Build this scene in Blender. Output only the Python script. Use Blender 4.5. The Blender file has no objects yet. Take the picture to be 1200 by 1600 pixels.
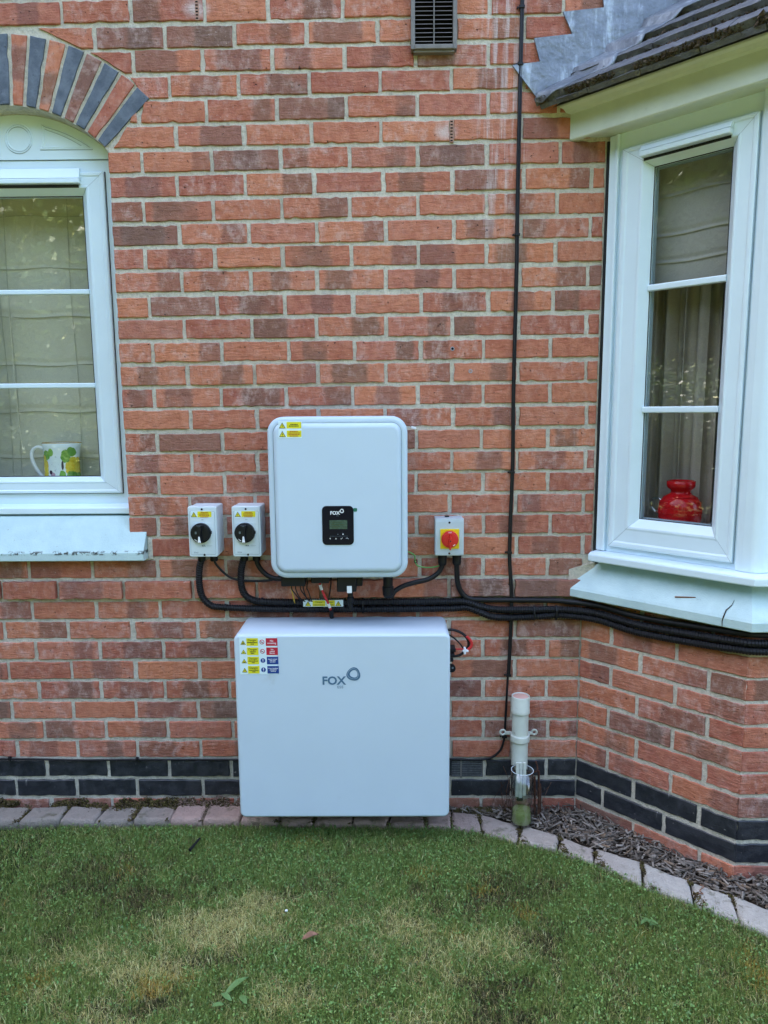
import bpy, bmesh, math, random
import numpy as np
from mathutils import Vector, Matrix, noise as mnoise
R = math.radians
random.seed(7)
S = bpy.context.scene
COL = S.collection

# ------------------------------------------------------------------ camera
CAM = Vector((-0.0207, -2.4254, 1.4776))
pit, yaw, rol = 0.1404, -0.0090, -0.0071
fw = Vector((math.sin(yaw)*math.cos(pit), math.cos(yaw)*math.cos(pit), -math.sin(pit)))
r0 = Vector((math.cos(yaw), -math.sin(yaw), 0)); u0 = r0.cross(fw)
rr = math.cos(rol)*r0 + math.sin(rol)*u0
uu = -math.sin(rol)*r0 + math.cos(rol)*u0
cam = bpy.data.cameras.new('camera'); camo = bpy.data.objects.new('camera', cam); COL.objects.link(camo)
camo.matrix_world = Matrix(((rr.x, uu.x, -fw.x, CAM.x), (rr.y, uu.y, -fw.y, CAM.y), (rr.z, uu.z, -fw.z, CAM.z), (0, 0, 0, 1)))
cam.sensor_fit = 'VERTICAL'; cam.sensor_height = 36; cam.lens = 36*1109/1600
cam.clip_start = 0.05; cam.clip_end = 400
S.camera = camo

# ------------------------------------------------------------------ light: the sun is behind the house, this wall is in open shade
SUN_EL, SUN_AZ = R(52), R(-45)          # azimuth from +Y towards +X
world = bpy.data.worlds.new('World'); S.world = world; world.use_nodes = True
wn = world.node_tree; wn.nodes.clear()
sky = wn.nodes.new('ShaderNodeTexSky'); sky.sky_type = 'NISHITA'; sky.sun_disc = False
sky.sun_elevation = SUN_EL; sky.sun_rotation = SUN_AZ; sky.air_density = 1.0; sky.dust_density = 5.0; sky.ozone_density = 0.6
bg = wn.nodes.new('ShaderNodeBackground'); bg.inputs[1].default_value = 0.13
wo = wn.nodes.new('ShaderNodeOutputWorld')
wn.links.new(sky.outputs[0], bg.inputs[0]); wn.links.new(bg.outputs[0], wo.inputs[0])
sun = bpy.data.lights.new('sun', 'SUN'); sun.energy = 5.0; sun.angle = R(0.5); sun.color = (1.0, 0.95, 0.86)
suno = bpy.data.objects.new('sun', sun); COL.objects.link(suno)
sd = Vector((math.sin(SUN_AZ)*math.cos(SUN_EL), math.cos(SUN_AZ)*math.cos(SUN_EL), math.sin(SUN_EL)))
suno.rotation_euler = sd.to_track_quat('Z', 'Y').to_euler(); suno.location = (0, 20, 20)
S.view_settings.view_transform = 'Standard'; S.view_settings.look = 'None'
S.view_settings.exposure = 3.3; S.view_settings.gamma = 1.0; S.view_settings.use_curve_mapping = False
S.render.engine = 'CYCLES'
S.cycles.max_bounces = 8; S.cycles.transparent_max_bounces = 16; S.cycles.use_denoising = True; S.cycles.denoiser = 'OPENIMAGEDENOISE'; S.cycles.denoising_input_passes = 'RGB_ALBEDO_NORMAL'; S.cycles.denoising_prefilter = 'ACCURATE'
S.cycles.caustics_reflective = False; S.cycles.caustics_refractive = False

# ------------------------------------------------------------------ node helpers
class NT:
    def __init__(self, name, rough=0.6, spec=0.4):
        self.m = bpy.data.materials.new(name); self.m.use_nodes = True
        self.t = self.m.node_tree; self.n = self.t.nodes; self.n.clear()
        self.out = self.n.new('ShaderNodeOutputMaterial')
        self.p = self.n.new('ShaderNodeBsdfPrincipled')
        self.p.inputs['Roughness'].default_value = rough
        self.p.inputs['Specular IOR Level'].default_value = spec
        self.t.links.new(self.p.outputs[0], self.out.inputs[0])
    def L(self, a, b): self.t.links.new(a, b)
    def _in(self, sock, v):
        if hasattr(v, 'is_linked') or hasattr(v, 'links'): self.L(v, sock)
        elif isinstance(v, (tuple, list)) and len(v) == 3 and sock.type == 'RGBA': sock.default_value = (*v, 1)
        else: sock.default_value = v
    def math(self, op, a, b=0.0, c=0.0, clamp=False):
        k = self.n.new('ShaderNodeMath'); k.operation = op; k.use_clamp = clamp
        self._in(k.inputs[0], a); self._in(k.inputs[1], b); self._in(k.inputs[2], c); return k.outputs[0]
    def mix(self, f, a, b, blend='MIX'):
        k = self.n.new('ShaderNodeMix'); k.data_type = 'RGBA'; k.blend_type = blend
        self._in(k.inputs[0], f); self._in(k.inputs[6], a); self._in(k.inputs[7], b); return k.outputs[2]
    def noise(self, vec, scale, detail=3, rough=0.55, dim='3D'):
        k = self.n.new('ShaderNodeTexNoise'); k.noise_dimensions = dim
        k.inputs['Scale'].default_value = scale; k.inputs['Detail'].default_value = detail; k.inputs['Roughness'].default_value = rough
        if vec is not None: self.L(vec, k.inputs['Vector'])
        return k.outputs[0]
    def voro(self, vec, scale, feature='F1', out=0):
        k = self.n.new('ShaderNodeTexVoronoi'); k.feature = feature; k.inputs['Scale'].default_value = scale
        if vec is not None: self.L(vec, k.inputs['Vector'])
        return k.outputs[out]
    def ss(self, x, lo, hi, a=0.0, b=1.0):
        k = self.n.new('ShaderNodeMapRange'); k.interpolation_type = 'SMOOTHSTEP'
        self._in(k.inputs[0], x); self._in(k.inputs[1], lo); self._in(k.inputs[2], hi); self._in(k.inputs[3], a); self._in(k.inputs[4], b); return k.outputs[0]
    def ramp(self, x, stops, interp='LINEAR'):
        k = self.n.new('ShaderNodeValToRGB'); k.color_ramp.interpolation = interp
        e = k.color_ramp.elements
        while len(e) < len(stops): e.new(0.5)
        for el, (p, c) in zip(e, stops): el.position = p; el.color = (*c, 1)
        self._in(k.inputs[0], x); return k.outputs[0]
    def coord(self, which='Object'):
        return self.n.new('ShaderNodeTexCoord').outputs[which]
    def pos(self): return self.n.new('ShaderNodeNewGeometry').outputs['Position']
    def comb(self, x, y, z):
        k = self.n.new('ShaderNodeCombineXYZ')
        for s, v in zip(k.inputs, (x, y, z)): self._in(s, v)
        return k.outputs[0]
    def sep(self, v):
        k = self.n.new('ShaderNodeSeparateXYZ'); self.L(v, k.inputs[0]); return k.outputs
    def vmul(self, v, s):
        k = self.n.new('ShaderNodeVectorMath'); k.operation = 'MULTIPLY'; self.L(v, k.inputs[0]); k.inputs[1].default_value = s; return k.outputs[0]
    def bump(self, h, dist, strength=1.0, prev=None):
        k = self.n.new('ShaderNodeBump'); k.inputs['Strength'].default_value = strength; k.inputs['Distance'].default_value = dist
        self.L(h, k.inputs['Height'])
        if prev is not None: self.L(prev, k.inputs['Normal'])
        return k.outputs[0]
    def base(self, c): self._in(self.p.inputs['Base Color'], c)
    def normal(self, n): self.L(n, self.p.inputs['Normal'])

def plain(name, col, rough=0.5, spec=0.4, grain=0.0, gscale=60, bump=0.0, bscale=400, metal=0.0, dirt=None):
    t = NT(name, rough, spec); t.p.inputs['Metallic'].default_value = metal
    c = col
    if grain:
        nz = t.noise(t.pos(), gscale, 4, 0.6)
        c = t.mix(t.ss(nz, 0.3, 0.7), tuple(v*(1-grain) for v in col), tuple(min(1, v*(1+grain)) for v in col))
    if dirt:
        dcol, lo, hi, sc = dirt
        c = t.mix(t.ss(t.noise(t.pos(), sc, 6, 0.65), lo, hi), c, dcol)
    t.base(c)
    if bump: t.normal(t.bump(t.noise(t.pos(), bscale, 3), bump))
    return t.m

def rand_seed(t):
    oi = t.n.new('ShaderNodeObjectInfo'); ge = t.n.new('ShaderNodeNewGeometry')
    return t.math('FRACT', t.math('ADD', oi.outputs['Random'], t.math('MULTIPLY', ge.outputs['Random Per Island'], 7.313)))

def brick_material():
    t = NT('brick_clay', 0.88, 0.2)
    seed = rand_seed(t)
    uv = t.sep(t.coord('UV')); u, v = uv[0], uv[1]
    f = lambda k: t.math('FRACT', t.math('MULTIPLY', seed, k))
    P = t.comb(u, v, t.math('MULTIPLY', seed, 60.0))
    big = t.noise(P, 9, 2); mid = t.noise(P, 38, 4, 0.6); fine = t.noise(P, 210, 3, 0.7)
    base = t.ramp(f(17.31), [(0.0, (0.418, 0.128, 0.077)), (.22, (0.501, 0.171, 0.092)), (.45, (0.348, 0.098, 0.064)), (.62, (0.459, 0.156, 0.105)), (.8, (0.556, 0.196, 0.099)), (1.0, (0.389, 0.137, 0.095))])
    base = t.mix(t.ss(mid, .32, .68), t.mix(.26, base, (.24, .09, .06)), t.mix(.22, base, (.66, .34, .22)))
    # kiss marks: darker fired zones with fairly straight vertical borders
    c = t.math('MULTIPLY_ADD', f(13.7), .17, .025); w = t.math('MULTIPLY_ADD', f(29.3), .05, .028)
    wob = t.math('MULTIPLY', t.math('SUBTRACT', mid, .5), .022)
    dist = t.math('ADD', t.math('ABSOLUTE', t.math('SUBTRACT', u, c)), wob)
    rim = t.math('SUBTRACT', 1.0, t.math('DIVIDE', t.math('ABSOLUTE', t.math('SUBTRACT', dist, t.math('ADD', w, .004))), .006), clamp=True)
    m = t.math('MULTIPLY', t.ss(t.math('SUBTRACT', dist, w), .009, -.009), t.math('GREATER_THAN', f(7.1), .40))
    m = t.math('MULTIPLY', m, t.ss(big, .25, .5, .45, 1.0))
    dark = t.ramp(f(41.9), [(0, (0.239, 0.105, 0.090)), (.35, (0.174, 0.102, 0.087)), (.65, (0.145, 0.108, 0.078)), (1, (0.275, 0.112, 0.083))])
    dark = t.mix(t.ss(fine, .35, .7), dark, t.mix(.5, dark, (.05, .04, .04)))
    col = t.mix(t.math('MULTIPLY', m, .60), base, dark)
    col = t.mix(t.math('MULTIPLY', t.math('MULTIPLY', rim, t.math('GREATER_THAN', f(7.1), .40)), .16), col, (.56, .27, .19))
    # whole dark bricks
    col = t.mix(t.math('MULTIPLY', t.math('GREATER_THAN', f(53.3), .91), .52), col, (.150, .105, .088))
    # pale bloom (efflorescence)
    bl = t.noise(t.comb(t.math('MULTIPLY', u, 1.6), v, t.math('MULTIPLY', seed, 33.0)), 24, 5, 0.7)
    bl = t.math('MULTIPLY', t.ss(bl, .44, .74), t.math('MULTIPLY_ADD', f(3.77), .46, .07))
    col = t.mix(bl, col, (.68, .52, .47))
    # lime runs under the lead step and round the weep slots (stains with a shape of their own)
    p = t.sep(t.pos())
    st = t.noise(t.comb(t.math('MULTIPLY', p[0], 55.0), t.math('MULTIPLY', p[2], 3.0), 0.0), 1.0, 4, .65)
    band = t.math('MULTIPLY', t.math('MULTIPLY', t.ss(p[0], .24, .30), t.ss(p[0], .44, .40)), t.ss(p[2], 1.75, 2.3))
    band = t.math('MULTIPLY', t.math('MULTIPLY', t.ss(st, .46, .66), band), .62)
    for (wx, wz, s) in ((.165, 2.365, .05), (-.62, 2.735, .06)):
        d = t.math('POWER', t.math('ADD', t.math('POWER', t.math('DIVIDE', t.math('SUBTRACT', p[0], wx), s), 2.0), t.math('POWER', t.math('DIVIDE', t.math('SUBTRACT', p[2], wz), .035), 2.0)), .5)
        band = t.math('MAXIMUM', band, t.math('MULTIPLY', t.ss(d, 1.0, .2), t.ss(mid, .25, .6, .3, .7)))
    col = t.mix(band, col, (.62, .54, .52))
    pits = t.ss(t.noise(P, 95, 2, .5), .70, .76)
    col = t.mix(t.math('MULTIPLY', pits, .8), col, (.035, .02, .018))
    spk = t.ss(t.noise(P, 150, 1, .5), .74, .78)
    col = t.mix(t.math('MULTIPLY', spk, .5), col, (.60, .50, .44))
    t.base(col)
    crease = t.noise(t.comb(t.math('MULTIPLY', u, 30.0), t.math('MULTIPLY', v, 140.0), t.math('MULTIPLY', seed, 60.0)), 1.0, 3, .6)
    h = t.math('ADD', t.math('ADD', t.math('MULTIPLY', fine, .5), t.math('MULTIPLY', crease, .8)), t.math('MULTIPLY', mid, 1.0))
    h = t.math('SUBTRACT', h, t.math('MULTIPLY', pits, 1.2))
    t.normal(t.bump(h, .0045, 1.0))
    return t.m

def blue_brick_material():
    t = NT('blue_engineering_brick', 0.38, 0.5)
    seed = rand_seed(t)
    uv = t.sep(t.coord('UV')); P = t.comb(uv[0], uv[1], t.math('MULTIPLY', seed, 60.0))
    mid = t.noise(P, 30, 4, .65); fine = t.noise(P, 160, 3, .6)
    col = t.mix(t.ss(mid, .35, .7), (.013, .016, .022), (.034, .037, .045))
    sp = t.ss(t.noise(P, 70, 3, .6), .68, .74)
    col = t.mix(t.math('MULTIPLY', sp, .6), col, (.30, .30, .29))
    run = t.noise(t.comb(t.math('MULTIPLY', uv[0], 70.0), t.math('MULTIPLY', uv[1], 9.0), t.math('MULTIPLY', seed, 40.0)), 1.0, 3, .7)
    run = t.math('MULTIPLY', t.ss(run, .66, .76), t.ss(uv[1], .035, .065))
    col = t.mix(t.math('MULTIPLY', run, .7), col, (.42, .42, .40))
    t.base(col); t.L(t.ss(mid, .3, .7, .30, .55), t.p.inputs['Roughness'])
    t.normal(t.bump(t.math('ADD', fine, t.math('MULTIPLY', mid, 2.0)), .0012, 1.0))
    return t.m

def arch_blue_material():
    t = NT('blue_arch_brick', 0.55, 0.4)
    seed = rand_seed(t); uv = t.sep(t.coord('UV')); P = t.comb(uv[0], uv[1], t.math('MULTIPLY', seed, 60.0))
    mid = t.noise(P, 26, 4, .65); fine = t.noise(P, 160, 3, .6)
    col = t.mix(t.ss(mid, .3, .7), (.060, .078, .105), (.125, .150, .185))
    pits = t.ss(t.noise(P, 80, 2), .68, .74)
    col = t.mix(t.math('MULTIPLY', pits, .8), col, (.02, .02, .025))
    t.base(col); t.normal(t.bump(t.math('ADD', fine, t.math('MULTIPLY', mid, 1.5)), .0015, 1.0)); return t.m

def mortar_material():
    t = NT('mortar', 0.95, 0.15)
    P = t.pos(); a = t.noise(P, 7, 4, .6); b = t.noise(P, 90, 4, .7); g = t.noise(P, 420, 2, .7)
    col = t.mix(t.ss(a, .3, .7), (.600, .550, .450), (.715, .670, .560))
    col = t.mix(t.ss(b, .4, .75), col, (.430, .405, .340))
    col = t.mix(t.ss(g, .55, .75), col, (.70, .66, .56))
    t.base(col)
    t.normal(t.bump(t.math('ADD', t.math('MULTIPLY', b, 1.4), t.math('MULTIPLY', g, .8)), .0035, 1.0)); return t.m

def glass_material(name='window_glass', refl=0.12, tint=(.97, .985, .975)):
    t = NT(name); t.n.remove(t.p)
    tr = t.n.new('ShaderNodeBsdfTransparent'); tr.inputs[0].default_value = (*tint, 1)
    gl = t.n.new('ShaderNodeBsdfGlossy'); gl.inputs['Roughness'].default_value = 0.0
    lw = t.n.new('ShaderNodeLayerWeight'); lw.inputs[0].default_value = .5
    fac = t.math('MULTIPLY_ADD', t.math('POWER', lw.outputs['Facing'], 5.0), 1-refl, refl)
    mx = t.n.new('ShaderNodeMixShader'); t.L(fac, mx.inputs[0]); t.L(tr.outputs[0], mx.inputs[1]); t.L(gl.outputs[0], mx.inputs[2])
    t.L(mx.outputs[0], t.out.inputs[0]); return t.m

def leafy(name, attr=True, cols=None, rough=.55, transl=.3, spec=.3):
    t = NT(name, rough, spec)
    if attr:
        k = t.n.new('ShaderNodeAttribute'); k.attribute_name = 'Col'; col = k.outputs[0]
    else:
        ge = t.n.new('ShaderNodeNewGeometry'); col = t.ramp(ge.outputs['Random Per Island'], cols)
    t.base(col)
    tl = t.n.new('ShaderNodeBsdfTranslucent'); t.L(col, tl.inputs[0])
    mx = t.n.new('ShaderNodeMixShader'); mx.inputs[0].default_value = transl
    t.L(t.p.outputs[0], mx.inputs[1]); t.L(tl.outputs[0], mx.inputs[2]); t.L(mx.outputs[0], t.out.inputs[0]); return t.m

M = {}
M['brick'] = brick_material(); M['blue'] = blue_brick_material(); M['archblue'] = arch_blue_material(); M['mortar'] = mortar_material()
M['glass'] = glass_material()
M['upvc'] = plain('white_upvc', (.68, .81, .87), .28, .5, .02, 8)
M['gap'] = plain('dark_gasket_and_shade', (.015, .016, .018), .6)
M['grey_line'] = plain('joint_line', (.30, .38, .42), .6)
def stone_material():
    t = NT('painted_stone_sill', .75, .3); P = t.pos()
    a = t.noise(P, 14, 5, .65); col = t.mix(t.ss(a, .3, .7), (.44, .59, .60), (.51, .66, .66))
    sp = t.ss(t.noise(P, 85, 4, .7), .66, .74); col = t.mix(t.math('MULTIPLY', sp, .65), col, (.17, .16, .12))
    z = t.sep(P)[2]
    ed = t.math('MULTIPLY', t.math('MULTIPLY', t.ss(z, .994, 1.002), t.ss(z, 1.014, 1.006)), t.ss(t.noise(P, 40, 4, .7), .50, .58))
    col = t.mix(t.math('MULTIPLY', ed, .95), col, (.035, .035, .028))
    al = t.ss(t.noise(P, 5, 5, .7), .55, .8); col = t.mix(t.math('MULTIPLY', al, .22), col, (.33, .40, .28))
    t.base(col); t.normal(t.bump(t.math('ADD', t.noise(P, 220, 3), sp), .0008)); return t.m
M['stone'] = stone_material()
M['fascia'] = plain('green_grey_fascia_paint', (.635, .70, .60), .55, .3, .05, 11, .0006, 60, dirt=((.16, .19, .13), .60, .85, 9))
def tile_material():
    t = NT('slate_grey_tile', .9, .25); P = t.pos(); a = t.noise(P, 18, 5, .65); b = t.noise(P, 130, 4, .7)
    up = t.sep(t.n.new('ShaderNodeNewGeometry').outputs['Normal'])[2]
    col = t.mix(t.ss(a, .3, .7), (.100, .104, .116), (.165, .170, .182))
    col = t.mix(t.math('MULTIPLY', t.ss(t.noise(P, 55, 5, .7), .56, .66), .8), col, (.235, .225, .19))
    col = t.mix(t.math('MULTIPLY', t.ss(b, .60, .72), .6), col, (.050, .040, .026))
    t.base(col); t.normal(t.bump(t.math('ADD', b, t.math('MULTIPLY', a, 2.0)), .004)); return t.m
M['tile'] = tile_material()
M['debris'] = plain('moss_and_debris', (.085, .066, .048), .95, .1, .6, 140, .004, 160)
def lead_material():
    t = NT('weathered_lead', .5, .4); P = t.pos(); t.p.inputs['Metallic'].default_value = .35
    a = t.noise(P, 9, 5, .6); s = t.noise(t.vmul(P, (26, 26, 5)), 1.0, 5, .65)
    col = t.mix(t.ss(a, .3, .72), (.150, .170, .200), (.245, .270, .305))
    col = t.mix(t.math('MULTIPLY', t.ss(s, .5, .72), .55), col, (.62, .70, .76))
    col = t.mix(t.math('MULTIPLY', t.ss(t.noise(P, 170, 3, .7), .66, .74), .6), col, (.75, .82, .86))
    col = t.mix(t.math('MULTIPLY', t.ss(t.noise(P, 22, 5, .65), .45, .7), .45), col, (.105, .125, .155))
    t.base(col); t.normal(t.bump(t.math('ADD', t.noise(P, 13, 3), t.math('MULTIPLY', t.noise(P, 60, 3), .25)), .010)); return t.m
M['lead'] = lead_material()
M['black'] = plain('black_plastic', (.011, .012, .015), .38, .18)
M['conduit'] = plain('black_corrugated_plastic', (.010, .010, .012), .42, .25)
M['cable'] = plain('black_cable_sheath', (.012, .012, .014), .40, .25)
M['box'] = plain('pale_powder_coat', (.54, .655, .75), .42, .35, .012, 5, .0002, 900)
M['bat'] = plain('battery_powder_coat', (.55, .655, .725), .45, .3, .015, 4, .0002, 900, dirt=((.42, .46, .46), .62, .9, 7))
M['rim'] = plain('pale_powder_coat_rim', (.52, .71, .83), .40, .4)
M['iso'] = plain('pale_grey_abs', (.62, .71, .75), .38, .45, .02, 20)
M['iso2'] = plain('grey_enclosure', (.50, .58, .62), .40, .45, .02, 20)
M['red'] = plain('red_plastic', (.62, .012, .018), .35, .5)
M['yellow'] = plain('yellow_plastic', (.80, .58, .01), .4, .4)
M['label_yellow'] = plain('label_yellow', (.74, .68, .02), .45, .4)
M['label_white'] = plain('label_white', (.70, .84, .86), .4, .4)
M['label_red'] = plain('label_red', (.50, .015, .04), .45, .4)
M['label_blue'] = plain('label_blue', (.008, .05, .24), .45, .4)
M['ink'] = plain('label_ink', (.02, .022, .02), .5)
M['ink_red'] = plain('label_red_ink', (.42, .07, .02), .5)
M['ink_white'] = plain('label_white_ink', (.82, .84, .86), .5)
M['logo'] = plain('logo_blue_grey', (.075, .165, .26), .4)
M['ink_grey'] = plain('grey_print', (.15, .20, .24), .5)
M['screen_black'] = plain('black_display_glass', (.006, .007, .014), .2, .08)
M['lcd'] = plain('dim_green_lcd', (.030, .075, .060), .25, .5, .25, 160)
M['lcd_seg'] = plain('lcd_segments', (.012, .045, .022), .3)
M['green_tape'] = plain('green_film_tab', (.01, .15, .10), .3)
M['pvc'] = plain('white_pvc_pipe', (.62, .655, .58), .35, .45, .03, 30, dirt=((.38, .38, .30), .60, .80, 40))
M['pvc_in'] = plain('pinkish_pipe_cap', (.62, .38, .32), .5, .3)
M['rust'] = plain('rusty_iron', (.075, .035, .022), .85, .2, .4, 90, .001, 200)
M['wire_yellow'] = plain('yellow_wire', (.65, .42, .03), .4)
M['wire_red'] = plain('red_wire', (.55, .03, .03), .4)
M['wire_green'] = plain('green_earth_wire', (.12, .36, .10), .4)
M['blind'] = plain('cream_blind_fabric', (.63, .60, .45), .9, .1, .04, 300, .0006, 900)
M['blind2'] = plain('stone_blind_fabric', (.40, .385, .33), .9, .1, .04, 300, .0006, 900)
M['seam'] = plain('blind_seam_shadow_cord', (.44, .42, .31), .9, .1)
M['curtain'] = plain('beige_curtain', (.42, .37, .30), .9, .1, .05, 200, .0006, 900)
M['curtain_shaded'] = plain('shaded_brown_curtain', (.13, .095, .06), .9, .1, .05, 200, .0006, 900)  # brown deepened: the shade of the dim room is put into the colour
M['room'] = plain('room_wall_paint', (.50, .46, .38), .9, .1)
M['board'] = plain('white_sill_board', (.74, .76, .74), .4, .4)
M['vase'] = plain('red_glass', (.40, .006, .010), .05, .3)
t = NT('clear_glassware', .03); t.n.remove(t.p)
M['clear'] = glass_material('clear_glassware', .11, (.90, .93, .93))
M['handle'] = glass_material('clear_glass_handle', .30, (.80, .86, .84))
M['liquid'] = plain('yellow_green_liquid', (.42, .47, .17), .15, .5, .12, 60)
def see_through(m, f):
    t = m.node_tree; n = t.nodes; p = next(k for k in n if k.type == 'BSDF_PRINCIPLED'); o = next(k for k in n if k.type == 'OUTPUT_MATERIAL')
    tr = n.new('ShaderNodeBsdfTransparent'); tr.inputs[0].default_value = (.85, .9, .5, 1); mx = n.new('ShaderNodeMixShader'); mx.inputs[0].default_value = f
    t.links.new(p.outputs[0], mx.inputs[1]); t.links.new(tr.outputs[0], mx.inputs[2]); t.links.new(mx.outputs[0], o.inputs[0])
see_through(M['liquid'], .35)
M['soil'] = plain('dark_soil', (.045, .034, .024), .95, .1, .5, 60, .006, 120)
M['fallen'] = plain('dry_leaf', (.22, .12, .08), .8, .2, .3, 90)
M['white_bit'] = plain('white_scrap', (.75, .78, .8), .6)
M['weep'] = plain('weep_vent_plastic', (.40, .22, .16), .6)
M['vent'] = plain('grey_vent_plastic', (.17, .155, .14), .45, .4, .1, 60)
M['air'] = plain('sooty_grey_grille', (.12, .125, .13), .7, .2, .3, 80)
M['dark'] = plain('dark_void', (.006, .006, .007), .9, .1)
M['bark'] = plain('bark', (.10, .075, .05), .95, .1, .3, 20, .01, 30)
M['grass'] = leafy('grass_blades', True, None, .5, .38)
M['clover'] = leafy('clover_leaves', True, None, .45, .2)
M['chip'] = leafy('wood_chips', True, None, .85, 0.0, .15)
M['moss'] = leafy('moss_tufts', True, None, .9, .1, .1)
M['crown'] = leafy('tree_leaves', False, [(0, (.012, .028, .008)), (.5, (.025, .055, .012)), (.85, (.050, .090, .018)), (.965, (.12, .15, .04)), (1, (.26, .26, .09))], .45, .3, .4)
M['weed'] = leafy('weed_leaf', False, [(0, (.10, .20, .06)), (1, (.14, .25, .09))], .5, .2)
def paver_material():
    t = NT('tumbled_paver', .92, .2); P = t.pos(); oi = t.n.new('ShaderNodeObjectInfo')
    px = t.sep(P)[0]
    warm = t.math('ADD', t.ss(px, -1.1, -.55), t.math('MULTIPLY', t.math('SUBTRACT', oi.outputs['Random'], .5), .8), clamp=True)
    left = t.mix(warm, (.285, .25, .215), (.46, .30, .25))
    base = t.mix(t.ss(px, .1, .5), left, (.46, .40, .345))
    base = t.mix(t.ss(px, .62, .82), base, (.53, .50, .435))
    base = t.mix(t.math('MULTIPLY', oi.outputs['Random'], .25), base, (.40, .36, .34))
    a = t.noise(P, 40, 5, .7); b = t.noise(P, 260, 3, .7)
    col = t.mix(t.ss(a, .35, .7), t.mix(.22, base, (.15, .13, .12)), base)
    col = t.mix(t.math('MULTIPLY', t.ss(b, .58, .72), .5), col, (.12, .11, .10))
    mo = t.ss(t.noise(P, 17, 5, .7), .54, .68); col = t.mix(t.math('MULTIPLY', mo, .6), col, (.07, .075, .03))
    t.base(col); t.normal(t.bump(t.math('ADD', t.math('MULTIPLY', a, 2.0), b), .004)); return t.m
M['paver'] = paver_material()
def lawn_material():
    t = NT('lawn_ground', .95, .1); P = t.pos(); a = t.noise(P, 5, 5, .6); b = t.noise(P, 120, 4, .7)
    near = t.mix(t.ss(a, .35, .7), (.020, .034, .012), (.050, .046, .024)); near = t.mix(t.ss(b, .45, .75), near, (.035, .065, .020))
    far = t.mix(t.ss(a, .35, .7), (.06, .085, .03), (.12, .11, .05)); far = t.mix(t.ss(b, .45, .75), far, (.08, .09, .035))
    # bare earth between the modelled blades; beyond them the sheet stands for the parched turf itself
    p = t.sep(P); edge_ = t.math('MULTIPLY', t.ss(p[1], -1.5, -1.35), t.math('MULTIPLY', t.ss(p[0], -1.75, -1.6), t.ss(p[0], 1.75, 1.6)))
    col = t.mix(edge_, far, near)
    t.base(col); t.normal(t.bump(b, .01)); return t.m
M['lawn'] = lawn_material()
def jug_material():
    t = NT('painted_ceramic_jug', .15, .5); o = t.sep(t.coord('Object')); x, z = o[0], o[2]
    P = t.coord('Object'); n1 = t.noise(P, 90, 4, .7); n2 = t.noise(P, 45, 3, .6)
    def ell(cx, cz, a, b):
        d = t.math('ADD', t.math('POWER', t.math('DIVIDE', t.math('SUBTRACT', x, cx), a), 2.0), t.math('POWER', t.math('DIVIDE', t.math('SUBTRACT', z, cz), b), 2.0))
        return t.ss(t.math('ADD', d, t.math('MULTIPLY', t.math('SUBTRACT', n2, .5), 1.4)), 1.1, .85)
    col = (.70, .78, .76)
    yl = t.math('MAXIMUM', t.math('MAXIMUM', ell(-.045, -.010, .017, .040), ell(.046, -.004, .018, .038)), ell(.002, -.052, .026, .020))
    ycol = t.mix(t.ss(n1, .35, .65), (.62, .42, .02), (.66, .55, .06))
    col = t.mix(yl, col, ycol)
    gr = t.math('MAXIMUM', t.math('MAXIMUM', ell(-.036, .040, .016, .018), ell(.030, .036, .014, .024)), t.math('MAXIMUM', ell(.044, -.040, .014, .024), ell(-.052, -.056, .012, .014)))
    col = t.mix(gr, col, t.mix(t.ss(n1, .3, .7), (.08, .24, .03), (.22, .42, .08)))
    gr = gr
    for ex, ez, ea, eb, ec in ((-.030, -.045, .012, .014, (.10, .28, .05)), (.020, -.030, .010, .016, (.16, .36, .07)), (-.018, .050, .010, .014, (.20, .42, .09)), (.046, .052, .010, .018, (.12, .30, .05)), (-.050, .026, .012, .016, (.55, .46, .05)), (.028, -.066, .014, .012, (.62, .48, .03)), (-.012, -.030, .009, .010, (.45, .30, .36))):
        col = t.mix(ell(ex, ez, ea, eb), col, ec)
    wg = t.math('MULTIPLY', ell(-.004, .010, .018, .030), t.ss(n1, .56, .64)); col = t.mix(t.math('MULTIPLY', wg, .8), col, (.28, .31, .36))
    bk = t.math('MAXIMUM', ell(-.020, -.020, .006, .008), ell(.021, .004, .004, .018)); col = t.mix(bk, col, (.06, .04, .06))
    rim = t.ss(z, .0815, .0825); col = t.mix(rim, col, (.42, .27, .07))
    t.base(col); return t.m
M['jug'] = jug_material()

# ------------------------------------------------------------------ object helpers
def link_mesh(name, V, F, mat, parent=None, smooth=False, uv=None, center=True, cols=None, mats=None, fm=None):
    me = bpy.data.meshes.new(name)
    V = np.asarray(V, dtype=float).reshape(-1, 3)
    c = (V.max(0)+V.min(0))/2 if center and len(V) else np.zeros(3)
    me.from_pydata((V-c).tolist(), [], F)
    if uv is not None:
        l = me.uv_layers.new(name='UVMap'); vi = np.zeros(len(me.loops), dtype=np.int32); me.loops.foreach_get('vertex_index', vi)
        l.data.foreach_set('uv', np.asarray(uv, dtype=np.float32)[vi].ravel())
    if cols is not None:
        a = me.color_attributes.new('Col', 'FLOAT_COLOR', 'POINT')
        cc = np.ones((len(V), 4), dtype=np.float32); cc[:, :3] = cols; a.data.foreach_set('color', cc.ravel())
    for m in (mats or [mat]): me.materials.append(m)
    if fm is not None: me.polygons.foreach_set('material_index', np.asarray(fm, dtype=np.int32))
    if smooth: me.polygons.foreach_set('use_smooth', [len(q) <= 4 for q in F])
    me.update()
    return place(name, me, Vector(c), parent)
def world_loc(o):
    v = Vector(o.location)
    return v if o.parent is None else v
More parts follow.
